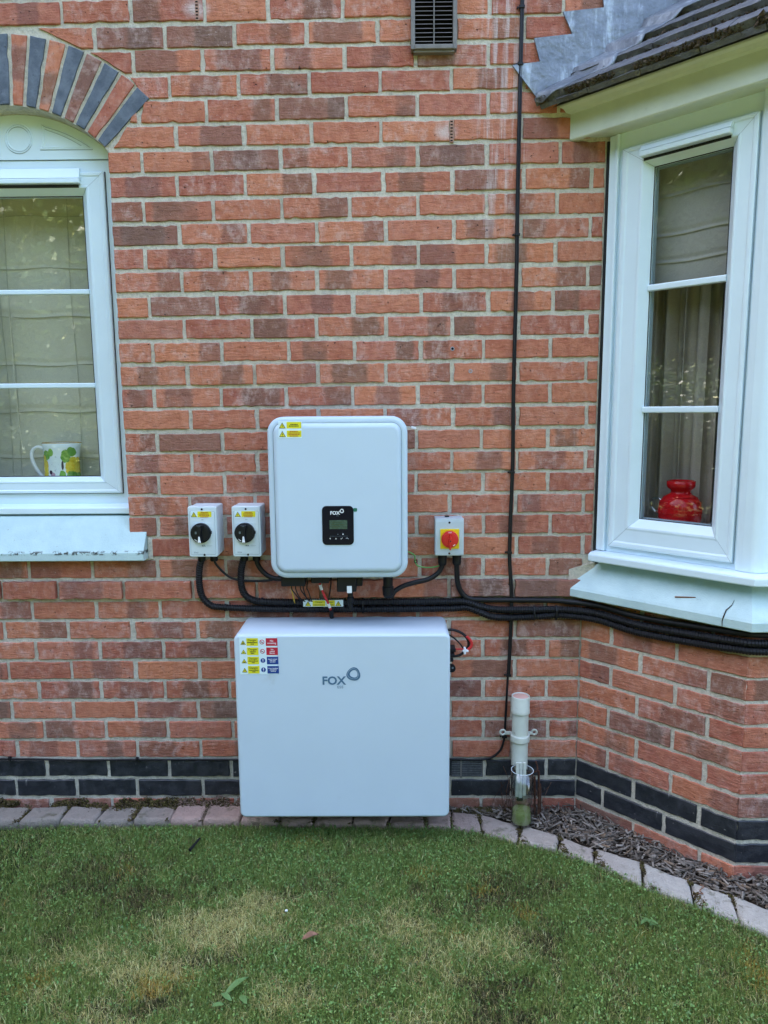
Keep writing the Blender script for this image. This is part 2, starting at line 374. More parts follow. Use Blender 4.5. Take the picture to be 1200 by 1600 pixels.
def place(name, me, loc, parent=None, rot=None, scale=None):
    o = bpy.data.objects.new(name, me); COL.objects.link(o)
    o.location = loc
    if rot is not None: o.rotation_euler = rot
    if scale is not None: o.scale = scale
    if parent is not None:
        o.parent = parent; o.matrix_parent_inverse = Matrix.Translation(-ORI[parent.name])
        ORI[o.name] = Vector(loc)
    else: ORI[o.name] = Vector(loc)
    return o
ORI = {}
def thing(name, label, cat, loc=(0, 0, 0), group=None):
    o = bpy.data.objects.new(name, None); COL.objects.link(o); o.location = loc; o.empty_display_size = .05
    ORI[o.name] = Vector(loc); return tag(o, label, cat, group)
def tag(o, label=None, cat=None, group=None, kind=None):
    if label: o['label'] = label
    if cat: o['category'] = cat
    if group: o['group'] = group
    if kind: o['kind'] = kind
    return o
def join(*parts):
    V, F = [], []
    for v, f in parts:
        n = len(V); V.extend([tuple(x) for x in v]); F.extend([[i+n for i in q] for q in f])
    return V, F
def box(x0, x1, y0, y1, z0, z1, bev=0.0, seg=2):
    bm = bmesh.new(); bmesh.ops.create_cube(bm, size=1)
    for v in bm.verts: v.co = Vector((x0+(v.co.x+.5)*(x1-x0), y0+(v.co.y+.5)*(y1-y0), z0+(v.co.z+.5)*(z1-z0)))
    if bev: bmesh.ops.bevel(bm, geom=bm.edges[:], offset=bev, segments=seg, affect='EDGES', profile=.5)
    return from_bm(bm)
def from_bm(bm):
    bm.verts.index_update(); V = [tuple(v.co) for v in bm.verts]; F = [[v.index for v in f.verts] for f in bm.faces]; bm.free(); return V, F
def xform(vf, mat):
    return [tuple(mat @ Vector(v)) for v in vf[0]], vf[1]
def loft(rings, cap0=True, cap1=True, closed=True):
    V, F = [], []; n = len(rings[0])
    for r in rings: V.extend([tuple(p) for p in r])
    for i in range(len(rings)-1):
        for j in range(n if closed else n-1):
            a, b = i*n+j, i*n+(j+1) % n; F.append([a, b, b+n, a+n])
    if cap0: F.append(list(range(n))[::-1])
    if cap1: F.append([(len(rings)-1)*n+j for j in range(n)])
    return V, F
def rrect(cx, cz, w, h, r, seg=6):
    P = []
    for (sx, sz, a0) in ((1, 1, 0), (-1, 1, 90), (-1, -1, 180), (1, -1, 270)):
        for k in range(seg+1):
            a = R(a0+90*k/seg); P.append((cx+sx*(w/2-r)+r*math.cos(a), cz+sz*(h/2-r)+r*math.sin(a)))
    return P
def front_prism(prof, yb, yf, bev=.004, seg=3):
    """prof: function(inset)->list of (x,z); loft from yb (back) to yf (front, towards the viewer) with a rounded front edge"""
    rings = [[(x, yb, z) for x, z in prof(0)]]
    for k in range(seg+1):
        a = math.pi/2*k/seg
        rings.append([(x, yf+bev*(1-math.sin(a)), z) for x, z in prof(bev*(1-math.cos(a)))])
    return loft(rings)
def smooth_path(P, n=8):
    P = [Vector(p) for p in P]; out = []
    for i in range(len(P)-1):
        p0 = P[max(i-1, 0)]; p1 = P[i]; p2 = P[i+1]; p3 = P[min(i+2, len(P)-1)]
        for k in range(n):
            t = k/n
            out.append(.5*((2*p1)+(p2-p0)*t+(2*p0-5*p1+4*p2-p3)*t*t+(-p0+3*p1-3*p2+p3)*t**3))
    out.append(P[-1]); return out
def tube(P, r, sides=10, caps=True):
    P = [Vector(p) for p in P]; rings = []; up = None
    for i, p in enumerate(P):
        d = (P[min(i+1, len(P)-1)]-P[max(i-1, 0)]).normalized()
        if up is None: up = d.orthogonal().normalized()
        up = (up-d*up.dot(d)).normalized(); s = d.cross(up)
        rad = r(i) if callable(r) else r
        rings.append([p+rad*(math.cos(2*math.pi*k/sides)*up+math.sin(2*math.pi*k/sides)*s) for k in range(sides)])
    return loft(rings, caps, caps)
def resample(P, step):
    P = [Vector(p) for p in P]; out = [P[0].copy()]; acc = 0.0
    for a, b in zip(P, P[1:]):
        L = (b-a).length
        if L < 1e-9: continue
        t = step-acc
        while t <= L: out.append(a+(b-a)*(t/L)); t += step
        acc = L-(t-step)
    return out
def corrugated(P, r, pitch=.0086, sides=12):
    Q = resample(smooth_path(P, 14), pitch/4)
    return tube(Q, lambda i: r*(1.0, .97, .84, .97)[i % 4], sides)
def lathe(prof, c, n=28, caps=(False, False)):
    rings = [[(c[0]+r*math.cos(2*math.pi*k/n), c[1]+r*math.sin(2*math.pi*k/n), z) for k in range(n)] for r, z in prof]
    return loft(rings, *caps)
def disc_y(cx, cz, r, yb, yf, n=32, bev=.001):
    prof = lambda i: [(cx+(r-i)*math.cos(2*math.pi*k/n), cz+(r-i)*math.sin(2*math.pi*k/n)) for k in range(n)]
    return front_prism(prof, yb, yf, bev, 2)
def poly_y(pts, yb, yf):
    return loft([[(x, yb, z) for x, z in pts], [(x, yf, z) for x, z in pts]])
def text(s, x, z, y, size, mat, parent, name='lettering', align='CENTER', bold=0.0, squash=1.0, depth=.0003):
    cu = bpy.data.curves.new('tmp_text', 'FONT'); cu.body = s; cu.size = size; cu.align_x = align; cu.align_y = 'CENTER'
    cu.offset = bold; cu.resolution_u = 3; cu.space_line = .9
    o = bpy.data.objects.new('tmp_text', cu); COL.objects.link(o); dg = bpy.context.evaluated_depsgraph_get(); dg.update()
    me = bpy.data.meshes.new_from_object(o.evaluated_get(dg))
    V = [(x+v.co.x*squash, y, z+v.co.y) for v in me.vertices]; F = [list(p.vertices) for p in me.polygons]
    bpy.data.objects.remove(o); bpy.data.meshes.remove(me); bpy.data.curves.remove(cu)
    return link_mesh(name, V, F, mat, parent)
def quad_y(x0, x1, z0, z1, y): return [(x0, y, z0), (x1, y, z0), (x1, y, z1), (x0, y, z1)], [[0, 1, 2, 3]]

# ------------------------------------------------------------------ brick geometry
def outline_brick(poly, D=.022, jit=.0014, y0=0.0, bev=.0022, step=.02, rng=random):
    """poly: CCW (x,z) outline. Returns V,F,uv with a worn front edge; front at y0, facing -y"""
    pts = []
    n = len(poly)
    for i in range(n):
        a = Vector((*poly[i], 0)); b = Vector((*poly[(i+1) % n], 0)); L = (b-a).length; k = max(1, round(L/step))
        nrm = Vector((-(b-a).y, (b-a).x, 0)).normalized()
        for j in range(k):
            p = a.lerp(b, j/k)
            if j == 0:
                prev = Vector((*poly[i-1], 0)); inward = ((b-a).normalized()+(prev-a).normalized())
                p = a+inward*(.0003+rng.random()*.0013)
            else: p = p+nrm*(abs(rng.gauss(0, 1))*jit-.0006+(.0022 if rng.random() < .14 else 0))
            pts.append(p)
    cx = sum(p.x for p in pts)/len(pts); cz = sum(p.y for p in pts)/len(pts)
    xs = [p[0] for p in poly]; zs = [p[1] for p in poly]; W = max(xs)-min(xs); H = max(zs)-min(zs)
    sx, sz = 1-2*bev/max(W, .02), 1-2*bev/max(H, .02)
    back = [(p.x, y0+D, p.y) for p in pts]
    edge = [(p.x, y0+bev*(.75+rng.random()*.6), p.y) for p in pts]
    inner = [(cx+(p.x-cx)*sx, y0+rng.random()*.0007, cz+(p.y-cz)*sz) for p in pts]
    V, F = loft([back, edge, inner], True, True)
    x0, z0 = min(xs), min(zs)
    return V, F, [(v[0]-x0, v[2]-z0) for v in V]

JX={0:[-0.3952,-0.1618,0.3005],1:[-0.9486,-0.7253,-0.5045,-0.2759,-0.0509],2:[-0.8301,-0.6095,-0.3847,-0.1563,0.069,0.2993],3:[-0.7177,-0.4967,-0.2711,-0.0455,0.1816],4:[-0.821,-0.6031,-0.3772,-0.1539,0.0729,0.3008],5:[-0.7033,-0.4845,-0.2661,-0.0441,0.1836],6:[-0.8175,-0.5927,-0.369,-0.1469,0.0749,0.2973],7:[-0.7084,-0.4856,-0.2616,-0.0375,0.1867],8:[-0.8212,-0.5939,-0.368,-0.1484,0.0749,0.2983],9:[-0.7072,-0.4786,-0.2558,-0.0307,0.1929],10:[-0.8239,-0.5934,-0.3697,-0.1442,0.0769,0.2982],11:[-0.7064,-0.479,-0.0307,0.1939],12:[-0.8194,-0.5923,-0.3667,-0.14,0.0843,0.3082],13:[-0.7056,-0.4783,-0.0317,0.1907,0.4106,0.6349],14:[-0.8158,-0.584,-0.3585,-0.1371,0.0844,0.2937,0.518],15:[-0.7007,-0.4762,-0.0327,0.1885,0.4114,0.6381],16:[-0.8181,-0.5914,-0.3694,-0.1461,0.0747,0.2945,0.5192],17:[-0.6967,-0.4709,0.1938,0.4122,0.6448],18:[-0.815,-0.5929,0.0692,0.2898,0.5171],19:[-0.7012,-0.4751,0.1904,0.4129,0.6458],20:[-0.8194,-0.5904,0.2972,0.5209],21:[-0.7148,-0.4868,0.4108,0.6441],22:[0.3018,0.5319],23:[0.4174,0.6465],24:[0.3019,0.5256,-1.2914,-1.0663,-0.8369],25:[-1.1908,-0.9581,0.1842,0.408],26:[-1.2892,-1.0622,-0.8356],27:[-1.3954,-1.1673,-0.9395,0.4175],28:[-1.2878,-1.059,-0.8305,0.3056,0.5319],29:[-1.3923,-1.1659,-0.9363,0.4202],30:[-1.2889,-1.0627,-0.8335,0.3075,0.5335],31:[-1.3919,-1.1694,-0.9425],32:[-1.2793,-1.0559,-0.8306,0.3094,0.5418],33:[-1.3853,-1.1633,-0.9439],34:[-1.2821,-1.0558,-0.831,0.3137,0.5411],35:[-1.3994,-1.1755,-0.9544]}
DZ=[(0.0015,0.0090),(0.0030,0.0111),(0.0041,0.0120),(0.0064,0.0137),(0.0068,0.0140),(0.0060,0.0128),(0.0049,0.0115),(0.0036,0.0096),(0.0023,0.0104),(0.0012,0.0095),(-0.0003,0.0080),(-0.0019,0.0065),(-0.0035,0.0067),(-0.0043,0.0044),(-0.0054,0.0042),(-0.0058,0.0046),(-0.0051,0.0051),(-0.0048,0.0043),(-0.0045,0.0042),(-0.0032,0.0028),(-0.0021,0.0021),(-0.0004,0.0012),(0.0013,0.0010),(0.0023,0.0005),(0.0014,-0.0001),(0.0027,0.0004),(0.0034,0.0009),(0.0042,0.0003),(0.0052,0.0003),(0.0063,0.0006),(0.0070,0.0007),(0.0058,-0.0005),(0.0051,-0.0011),(0.0052,-0.0018),(0.0059,-0.0013),(0.0050,-0.0028)]
WC, OHW = -1.25, .325                       # left window centre and half width
AZ, RI, RE = 2.02, .44, .653                # arch centre height, intrados and extrados radius
XI = .6468                                  # inner corner of the bay
def row_z(i, x):
    a, b = DZ[min(max(i, 0), 35)]; return 2.7375-.075*i+a+b*x
def arch_x(z):
    """right-hand outer limit of window opening or arch at height z, as distance from the window centre"""
    if z < 1.135: return None
    if z < 2.319: return OHW
    if z < 2.487: return .325+(z-2.319)/(2.487-2.319)*.125
    if z < AZ+RE: return math.sqrt(RE*RE-(z-AZ)**2)
    return None
SPLIT = 1e-9

house = thing('house', 'red brick house wall with arched window, string course and canted bay', 'house', (0, .3, 0))

# mortar sheets -------------------------------------------------------------
def mortar_grid(x0, x1, zf0, zf1, nx, nz, y=.0058, xf=None):
    V, F = [], []
    for j in range(nz+1):
        for i in range(nx+1):
            x = x0+(x1-x0)*i/nx; a, b = zf0(x), zf1(x); z = a+(b-a)*j/nz
            n = mnoise.noise((x*38, z*38, 1.3))*.0012+mnoise.noise((x*110, z*110, 4.1))*.0016
            V.append((x, y+n, z))
    for j in range(nz):
        for i in range(nx):
            a = j*(nx+1)+i; F.append([a, a+1, a+nx+2, a+nx+1])
    return V, F
zt = 3.05
wl, wr = WC-OHW, WC+OHW
arc = lambda x: AZ+math.sqrt(max(RI*RI-(x-WC)**2, 0))
parts = [mortar_grid(wr, .70, lambda x: -.05, lambda x: zt, 120, 230),
         mortar_grid(wl, wr, lambda x: -.05, lambda x: 1.046, 42, 80),
         mortar_grid(wl, wr, arc, lambda x: zt, 48, 50),
         mortar_grid(-2.3, wl, lambda x: -.05, lambda x: zt, 40, 150)]
# reveal returns and arch soffit (outer leaf 0.1 deep)
def strip(pts, y0, y1):
    V = [(x, y0, z) for x, z in pts]+[(x, y1, z) for x, z in pts]; n = len(pts)
    return V, [[i, i+1, i+1+n, i+n] for i in range(n-1)]
arcpts = [(wr, 1.06), (wr, arc(wr))]+[(WC+OHW*math.cos(math.pi*k/24), arc(WC+OHW*math.cos(math.pi*k/24))) for k in range(1, 24)]+[(wl, arc(wl)), (wl, 1.06)]
parts.append(strip(arcpts, .004, .11))
wall = link_mesh('wall', *join(*parts), M['mortar'], house, smooth=True)
# plain upper storey, out of frame: it only gives the shade its real height
ub = bpy.data.materials.new('upper_brick'); ub.use_nodes = True
bt = ub.node_tree.nodes.new('ShaderNodeTexBrick'); tc = ub.node_tree.nodes.new('ShaderNodeTexCoord'); mp = ub.node_tree.nodes.new('ShaderNodeMapping')
mp.inputs['Rotation'].default_value = (R(-90), 0, 0)
bt.inputs['Scale'].default_value = 1; bt.inputs['Brick Width'].default_value = .225; bt.inputs['Row Height'].default_value = .075; bt.inputs['Mortar Size'].default_value = .005
bt.inputs['Color1'].default_value = (.33, .10, .05, 1); bt.inputs['Color2'].default_value = (.18, .08, .06, 1); bt.inputs['Mortar'].default_value = (.38, .35, .28, 1)
ub.node_tree.links.new(tc.outputs['Object'], mp.inputs[0]); ub.node_tree.links.new(mp.outputs[0], bt.inputs[0])
ub.node_tree.links.new(bt.outputs[0], ub.node_tree.nodes['Principled BSDF'].inputs['Base Color']); ub.node_tree.nodes['Principled BSDF'].inputs['Roughness'].default_value = .9
link_mesh('upper_wall', *join(box(-14, 7, .012, .25, zt-.02, 5.2), box(-14, -2.28, .012, .25, -.05, zt-.02), box(2.6, 7, .012, .25, -.05, zt-.02), box(.70, 2.6, .03, .25, 2.75, zt-.02)), ub, house)
rf = [(-14.3, -.35, 5.1), (7.3, -.35, 5.1), (7.3, 4, 7.4), (-14.3, 4, 7.4), (-14.3, 8.3, 5.1), (7.3, 8.3, 5.1)]
link_mesh('main_roof', rf, [[0, 1, 2, 3], [3, 2, 5, 4], [0, 3, 4], [1, 5, 2]], M['tile'], house)
link_mesh('rear_walls', *join(box(-14, 7, 7.8, 8, -.05, 5.2), box(-14.2, -14, 0, 8, -.05, 5.2), box(7, 7.2, 0, 8, -.05, 5.2)), ub, house)

# individual bricks ---------------------------------------------------------
HID = [(-.40, .02, .98, 1.42), (-.50, .14, .16, .72)]      # wholly behind the inverter and the battery box
NVAR = 18
rngb = random.Random(3)
VARS, VARB = [], []
for k in range(NVAR):
    V, F, uv = outline_brick([(-.1075, -.0325), (.1075, -.0325), (.1075, .0325), (-.1075, .0325)], rng=rngb)
    for lst, mt in ((VARS, M['brick']), (VARB, M['blue'])):
        me = bpy.data.meshes.new('brick'); me.from_pydata(V, [], F)
        l = me.uv_layers.new(name='UVMap'); vi = np.zeros(len(me.loops), dtype=np.int32); me.loops.foreach_get('vertex_index', vi)
        l.data.foreach_set('uv', np.asarray(uv, dtype=np.float32)[vi].ravel()); me.materials.append(mt); me.update(); lst.append(me)
BR = []                                    # (name, V,F,uv or mesh, loc, rot, scale, size, parent)
def in_frame(p, pad=25):
    D = Vector(p)-CAM; z = D.dot(fw)
    if z < .1: return False
    u = 600+1109*D.dot(rr)/z; v = 800-1109*D.dot(uu)/z
    return -pad < u < 1200+pad and -pad < v < 1600+pad
def add_brick(x0, x1, z, h=.065, kind='brick', y=0.0, frame=None, poly=None, D=.022, tilt=0.0, parent=None):
    """frame: None for main wall, else function (s, z, off)->world and z-rotation"""
    L = x1-x0
    if L < .012: return
    cx = (x0+x1)/2
    loc = Vector((cx, y, z)); rz = 0.0
    if frame: loc = frame[0](cx, z, -y); rz = frame[1]
    vis = in_frame(loc)
    if not frame and any(a < x0 and x1 < b and c < z-h/2 and z+h/2 < d for a, b, c, d in HID): vis = False
    BR.append(dict(kind=kind, loc=loc, rz=rz, L=L, h=h, poly=poly, D=D, tilt=tilt, vis=vis, size=L*h, parent=parent or wall, cx=cx, z=z, y=y))
J = .0058
def row_joints(i, lo, hi):
    par = i % 2; out = []
    base = .075+par*.1125
    known = JX.get(i, [])
    kmin = math.floor((lo-base)/.225)-1; kmax = math.ceil((hi-base)/.225)+1
    r = random.Random(100+i)
    for k in range(kmin, kmax+1):
        x = base+k*.225
        near = [q for q in known if abs(q-x) < .07]
        if near: x = near[0]
        else: x += r.gauss(0, .003)
        if lo+.02 < x < hi-.02: out.append(x)
    return [lo-J]+out+[hi+J] if True else out
for i in range(-3, 38):
    zc = row_z(i, 0); y = -.013 if i == 25 else 0.0
    blue = i in (34, 35)
    kind = 'blue_brick' if blue else 'brick'
    ztop, zbot = zc+.0325, zc-.0325
    a_t, a_b = arch_x(ztop), arch_x(zbot)
    tl = math.atan(DZ[min(max(i, 0), 35)][1])
    XL = -2.05
    segs = []
    if a_t is None and a_b is None: segs = [(XL, XI+.0 if i >= 24 else .69, None, None)]
    else:
        xr = XI if i >= 24 else .678
        segs = [(WC+max(a_t or 0, a_b or 0), xr, a_t, a_b)]
        segs.insert(0, (XL, WC-max(a_t or 0, a_b or 0), a_t, a_b))
    if i == 22: segs = [(XL, WC-OHW, None, None), (WC+OHW, .678, None, None)]
    if i == 23: segs = [(XL, WC-OHW-.065, None, None), (WC+OHW+.062, .678, None, None)]
    if i in (24,) : segs = [(XL, XI, None, None)]
    for (lo, hi, at, ab) in segs:
        slanted = (at is not None or ab is not None) and zc > 2.30
        js = row_joints(i, lo if not slanted else lo-.10 if lo > WC else lo, hi if not slanted or hi > WC else hi+.10)
        for a, b in zip(js, js[1:]):
            x0, x1 = a+J*random.uniform(.75, 1.25), b-J*random.uniform(.75, 1.25)
            jitter = random.gauss(0, .0012); zz = zc+DZ[min(max(i, 0), 35)][1]*(x0+x1)/2+jitter
            hh = .0630+random.gauss(0, .0013)
            if i == 34 and x0 < .2 < x1-.05 and x0 > .15: continue
            if slanted:
                zt2, zb2 = zz+hh/2, zz-hh/2
                def lim(q):
                    v = arch_x(q)
                    return (v+.011) if v is not None else 0.0
                lt, lb = lim(zt2), lim(zb2)
                if lo > WC:     # right of the arch
                    if x1 < WC+max(lt, lb)+.004 and x1 < WC+min(lt, lb)+.012: continue
                    pl = [(max(x0, WC+lb), zb2), (x1, zb2), (x1, zt2), (max(x0, WC+lt), zt2)]
                else:
                    if x0 > WC-min(lt, lb)-.012: continue
                    pl = [(x0, zb2), (min(x1, WC-lb), zb2), (min(x1, WC-lt), zt2), (x0, zt2)]
                if min(pl[1][0]-pl[0][0], pl[2][0]-pl[3][0]) < .004:
                    xa = pl[1][0]; 
                    if max(pl[1][0]-pl[0][0], pl[2][0]-pl[3][0]) < .02: continue
                    if pl[1][0]-pl[0][0] < .004: pl = [(pl[1][0]-.004, zb2), pl[1], pl[2], pl[3]] if lo > WC else [pl[0], (pl[0][0]+.004, zb2), pl[2], pl[3]]
                    if pl[2][0]-pl[3][0] < .004: pl = [pl[0], pl[1], pl[2], (pl[2][0]-.004, zt2)] if lo > WC else [pl[0], pl[1], (pl[3][0]+.004, zt2), pl[3]]
                add_brick(min(p[0] for p in pl), max(p[0] for p in pl), zz, hh, 'brick', y, None, pl)
            else:
                D = .1 if (abs(a-(WC+OHW)+J) < .01 or abs(b-(WC-OHW)-J) < .01) else .022
                xx0, xx1 = x0, x1
                if abs(a-(WC+OHW)+J) < .01: xx0 = WC+OHW-.002
                if abs(b-(XI+J)) < .004: xx1 = XI-.0005
                add_brick(xx0, xx1, zz, hh, kind, y+random.gauss(0, .0014), None, None, D, tl)
# top part: rows fully above the arch were produced as one segment; arch voussoirs
arch = link_mesh('arch', *strip([(WC+RE*math.sin(a), AZ+RE*math.cos(a)) for a in [R(-44+4*k) for k in range(23)]], .012, .05), M['mortar'], house)
def add_voussoir(k, col):
    n = 17; span = R(92.5); a0 = -span/2+span*k/n; a1 = a0+span/n
    g = .0055
    def pt(r, a, side): return (WC+r*math.sin(a)+side*g*math.cos(a), AZ+r*math.cos(a)-side*g*math.sin(a))
    wv = .0 if col else -.0
    pl = [pt(RI+.001, a0, 1), pt(RI+.001, a1, -1), pt(RE-.001, a1, -1), pt(RE-.001, a0, 1)]
    V, F, uv = outline_brick(pl, D=.1, y0=-.001 if col else .0, step=.03, rng=rngb)
    # the brick lies along the radius: turn the uv so that its length runs along u
    uv = [(q, p) for p, q in uv]
    link_mesh('arch_brick', V, F, M['archblue'] if col else M['brick'], arch, uv=uv)
for k in range(17): add_voussoir(k, k % 2 == 0)

# bay geometry --------------------------------------------------------------
N45 = Vector((-.70710678, -.70710678, 0)); D45 = Vector((.70710678, -.70710678, 0)); P0 = Vector((XI, 0, 0)); LB = .555
def bay(s, z, off=0.0): return P0+D45*s+N45*off+Vector((0, 0, z))
CX, CY = XI+LB*.70710678, -LB*.70710678
def bayf(s, z, off=0.0): return Vector((CX+s, CY-off, z))         # front face of the bay
def bay_path(off, y0=0.0, xe=2.3):
    s0 = -off-y0*1.41421356; L = LB+off*.41421356
    a = P0+N45*off+D45*s0; c = P0+N45*off+D45*L; return [(a.x, a.y), (c.x, c.y), (xe, CY-off)]
def bay_sweep(prof, y0=0.0, xe=2.3, closed=True, s_start=None):
    rings = []
    for k in range(3):
        ring = []
        for off, z in prof:
            p = bay_path(off, y0, xe)[k]
            if k == 0 and s_start is not None: q = bay(s_start, 0, off); p = (q.x, q.y)
            ring.append((p[0], p[1], z))
        rings.append(ring)
    return loft(rings, True, True, closed)
bw = bay_sweep([(-.0045, -.05), (-.0045, .875), (-.10, .875), (-.10, -.05)])
bay_wall = link_mesh('bay_wall', *bw, M['mortar'], house)
fr45 = (lambda s, z, off: bay(s, z, off), R(-45)); frf = (lambda s, z, off: bayf(s, z, off), 0.0)
for i in range(25, 38):
    zc = 2.7375-.075*i+DZ[min(i, 35)][0]; kind = 'blue_brick' if i in (34, 35) else 'brick'
    first = .117 if (i-25) % 2 == 0 else .2214
    if kind == 'blue_brick': first = .217 if i == 34 else .105
    js = [-J+.0005]+[first+.225*k+random.gauss(0, .002) for k in range(3) if first+.225*k < LB-.03]+[LB+J-.0005]
    for a, b in zip(js, js[1:]): add_brick(a+J*random.uniform(.8, 1.2), b-J*random.uniform(.8, 1.2), zc+random.gauss(0, .001), .0632+random.gauss(0, .001), kind, random.gauss(0, .0014), fr45, parent=bay_wall)
    f2 = .1125 if i % 2 else .225
    js = [-J+.0005]+[f2+.225*k for k in range(5)]
    for a, b in zip(js, js[1:]): add_brick(a+J, b-J, zc+random.gauss(0, .001), .065, kind, random.gauss(0, .0014), frf, parent=bay_wall)
# link: the 290 largest visible as parts, the others as one part
vis = sorted([b for b in BR if b['vis'] and b['kind'] == 'brick'], key=lambda b: -b['size'])
singles = {id(b) for b in vis[:296]} | {id(b) for b in BR if b['vis'] and b['kind'] == 'blue_brick'}
rest = {'brick': ([], [], []), 'blue_brick': ([], [], [])}
for b in BR:
    k = rngb.randrange(NVAR)
    me = (VARB if b['kind'] == 'blue_brick' else VARS)[k]
    flip = rngb.random() < .5
    rot = (0, -b['tilt'], b['rz'])
    sc = (b['L']/.215, b['D']/.022, b['h']/.065)
    if b['poly'] or b['D'] > .05 or b['L'] < .12:
        if b['poly']: pl = [(p[0]-b['cx'], p[1]-b['z']) for p in b['poly']]
        else: pl = [(-b['L']/2, -b['h']/2), (b['L']/2, -b['h']/2), (b['L']/2, b['h']/2), (-b['L']/2, b['h']/2)]
        V, F, uv = outline_brick(pl, D=b['D'], rng=rngb)
        sc = (1, 1, 1)
        if id(b) in singles:
            me = bpy.data.meshes.new('brick'); me.from_pydata(V, [], F)
            l = me.uv_layers.new(name='UVMap'); vi = np.zeros(len(me.loops), dtype=np.int32); me.loops.foreach_get('vertex_index', vi)
            l.data.foreach_set('uv', np.asarray(uv, dtype=np.float32)[vi].ravel()); me.materials.append(M['blue' if b['kind'] == 'blue_brick' else 'brick']); me.update()
    else:
        V = [tuple(v.co) for v in me.vertices]; F = [list(p.vertices) for p in me.polygons]; uv = [(v[0]+.1075, v[2]+.0325) for v in V]
    if id(b) in singles:
        o = place(b['kind'], me, b['loc'], b['parent'], rot, sc)
    else:
        mat = Matrix.Translation(b['loc']) @ Matrix.Rotation(b['rz'], 4, 'Z') @ Matrix.Rotation(-b['tilt'], 4, 'Y') @ Matrix.Diagonal((*sc, 1))
        RV, RF, RU = rest[b['kind']]; n = len(RV)
        RV.extend([tuple(mat @ Vector(v)) for v in V]); RF.extend([[q+n for q in f] for f in F]); RU.extend(uv)
for kd, (RV, RF, RU) in rest.items():
    if RV: link_mesh(kd, RV, RF, M['blue' if kd == 'blue_brick' else 'brick'], house, uv=RU)['kind'] = 'stuff'
print('bricks', len(vis), 'single', len(singles))

# air brick in the blue course, weep slots, plugged drill holes ---------------
ab = link_mesh('air_brick', *join(box(.193, .311, .004, .02, .158, .224)), M['vent'], house)
for k in range(9): link_mesh('air_brick_slat', *box(.197, .307, -.002, .008, .1625+k*.0068, .1655+k*.0068), M['air'], ab)
link_mesh('air_brick_rib', *box(.228, .233, -.004, .008, .158, .224), M['vent'], ab)
for wx, wz in ((.1835, 2.367), (-.619, 2.737)):
    w = link_mesh('weep_vent', *box(wx-.006, wx+.006, -.001, .01, wz-.034, wz+.034), M['weep'], wall)
    for k in range(7): link_mesh('weep_slot', *box(wx-.0045, wx+.003, -.0022, .004, wz-.031+k*.0095, wz-.0275+k*.0095), M['dark'], w)
for hx, hz, rr_, mt in ((.190, 1.684, .0042, 'dark'), (.251, 1.610, .004, 'weep')):
    h_ = link_mesh('drill_hole', *disc_y(hx, hz, rr_, .004, -.0012, 16, .0005), M[mt], wall)
    link_mesh('plug_rim', *tube([(hx+.0055*math.cos(a*math.pi/8), -.001, hz+.0055*math.sin(a*math.pi/8)) for a in range(17)], .0011, 6, False), M['grey_line'], h_)

# ------------------------------------------------------------------ left window
YF = .08
win = link_mesh('window', *join(box(wl+.001, wl+.052, YF, YF+.06, 1.16, 2.316), box(wr-.052, wr-.001, YF, YF+.06, 1.16, 2.316), box(wl+.052, wr-.052, YF, YF+.06, 1.16, 1.206, 0), box(wl+.052, wr-.052, YF, YF+.06, 2.270, 2.316)), M['upvc'], house)
tag(win, 'white arched sash window with glazing bars')
sx0, sx1, sz0, sz1 = wl+.046, wr-.046, 1.199, 2.276      # sash
gx0, gx1, gz0, gz1 = wl+.128, wr-.128, 1.256, 2.207       # glass
def frame_moulding(ox0, ox1, oz0, oz1, ix0, ix1, iz0, iz1, steps, to):
    """mitred frame: steps = list of (t 0..1 from outer to inner, depth)"""
    rings = []
    for t_, d in steps:
        x0, x1 = ox0+(ix0-ox0)*t_, ox1+(ix1-ox1)*t_; z0, z1 = oz0+(iz0-oz0)*t_, oz1+(iz1-oz1)*t_
        rings.append([to(x0, d, z0), to(x1, d, z0), to(x1, d, z1), to(x0, d, z1)])
    return loft(rings, False, False)
SASH = [(0, 0), (0, -.012), (.05, -.014), (.16, -.014), (.22, -.0115), (.62, -.0115), (.68, -.013), (.74, -.012), (1.0, .012), (1.0, .04)]
idy = lambda x, d, z: (x, YF+d, z)
sash = link_mesh('sash', *frame_moulding(sx0, sx1, sz0, sz1, gx0, gx1, gz0, gz1, SASH, idy), M['upvc'], win)
link_mesh('gasket', *frame_moulding(gx0-.002, gx1+.002, gz0-.002, gz1+.002, gx0+.003, gx1-.003, gz0+.003, gz1-.003, [(0, .013), (1, .013)], idy), M['gap'], win)
def mitres(x0, x1, z0, z1, X0, X1, Z0, Z1, to, d):
    out = []
    for (a, b) in (((x0, z0), (X0, Z0)), ((x1, z0), (X1, Z0)), ((x0, z1), (X0, Z1)), ((x1, z1), (X1, Z1))):
        out.append(tube([to(a[0]+(b[0]-a[0])*t_, dd-.0002, a[1]+(b[1]-a[1])*t_) for t_, dd in SASH[1:9]], .00055, 4))
    return out
for ln in mitres(sx0, sx1, sz0, sz1, gx0, gx1, gz0, gz1, idy, 0): link_mesh('sash_joint_line', *ln, M['grey_line'], win)

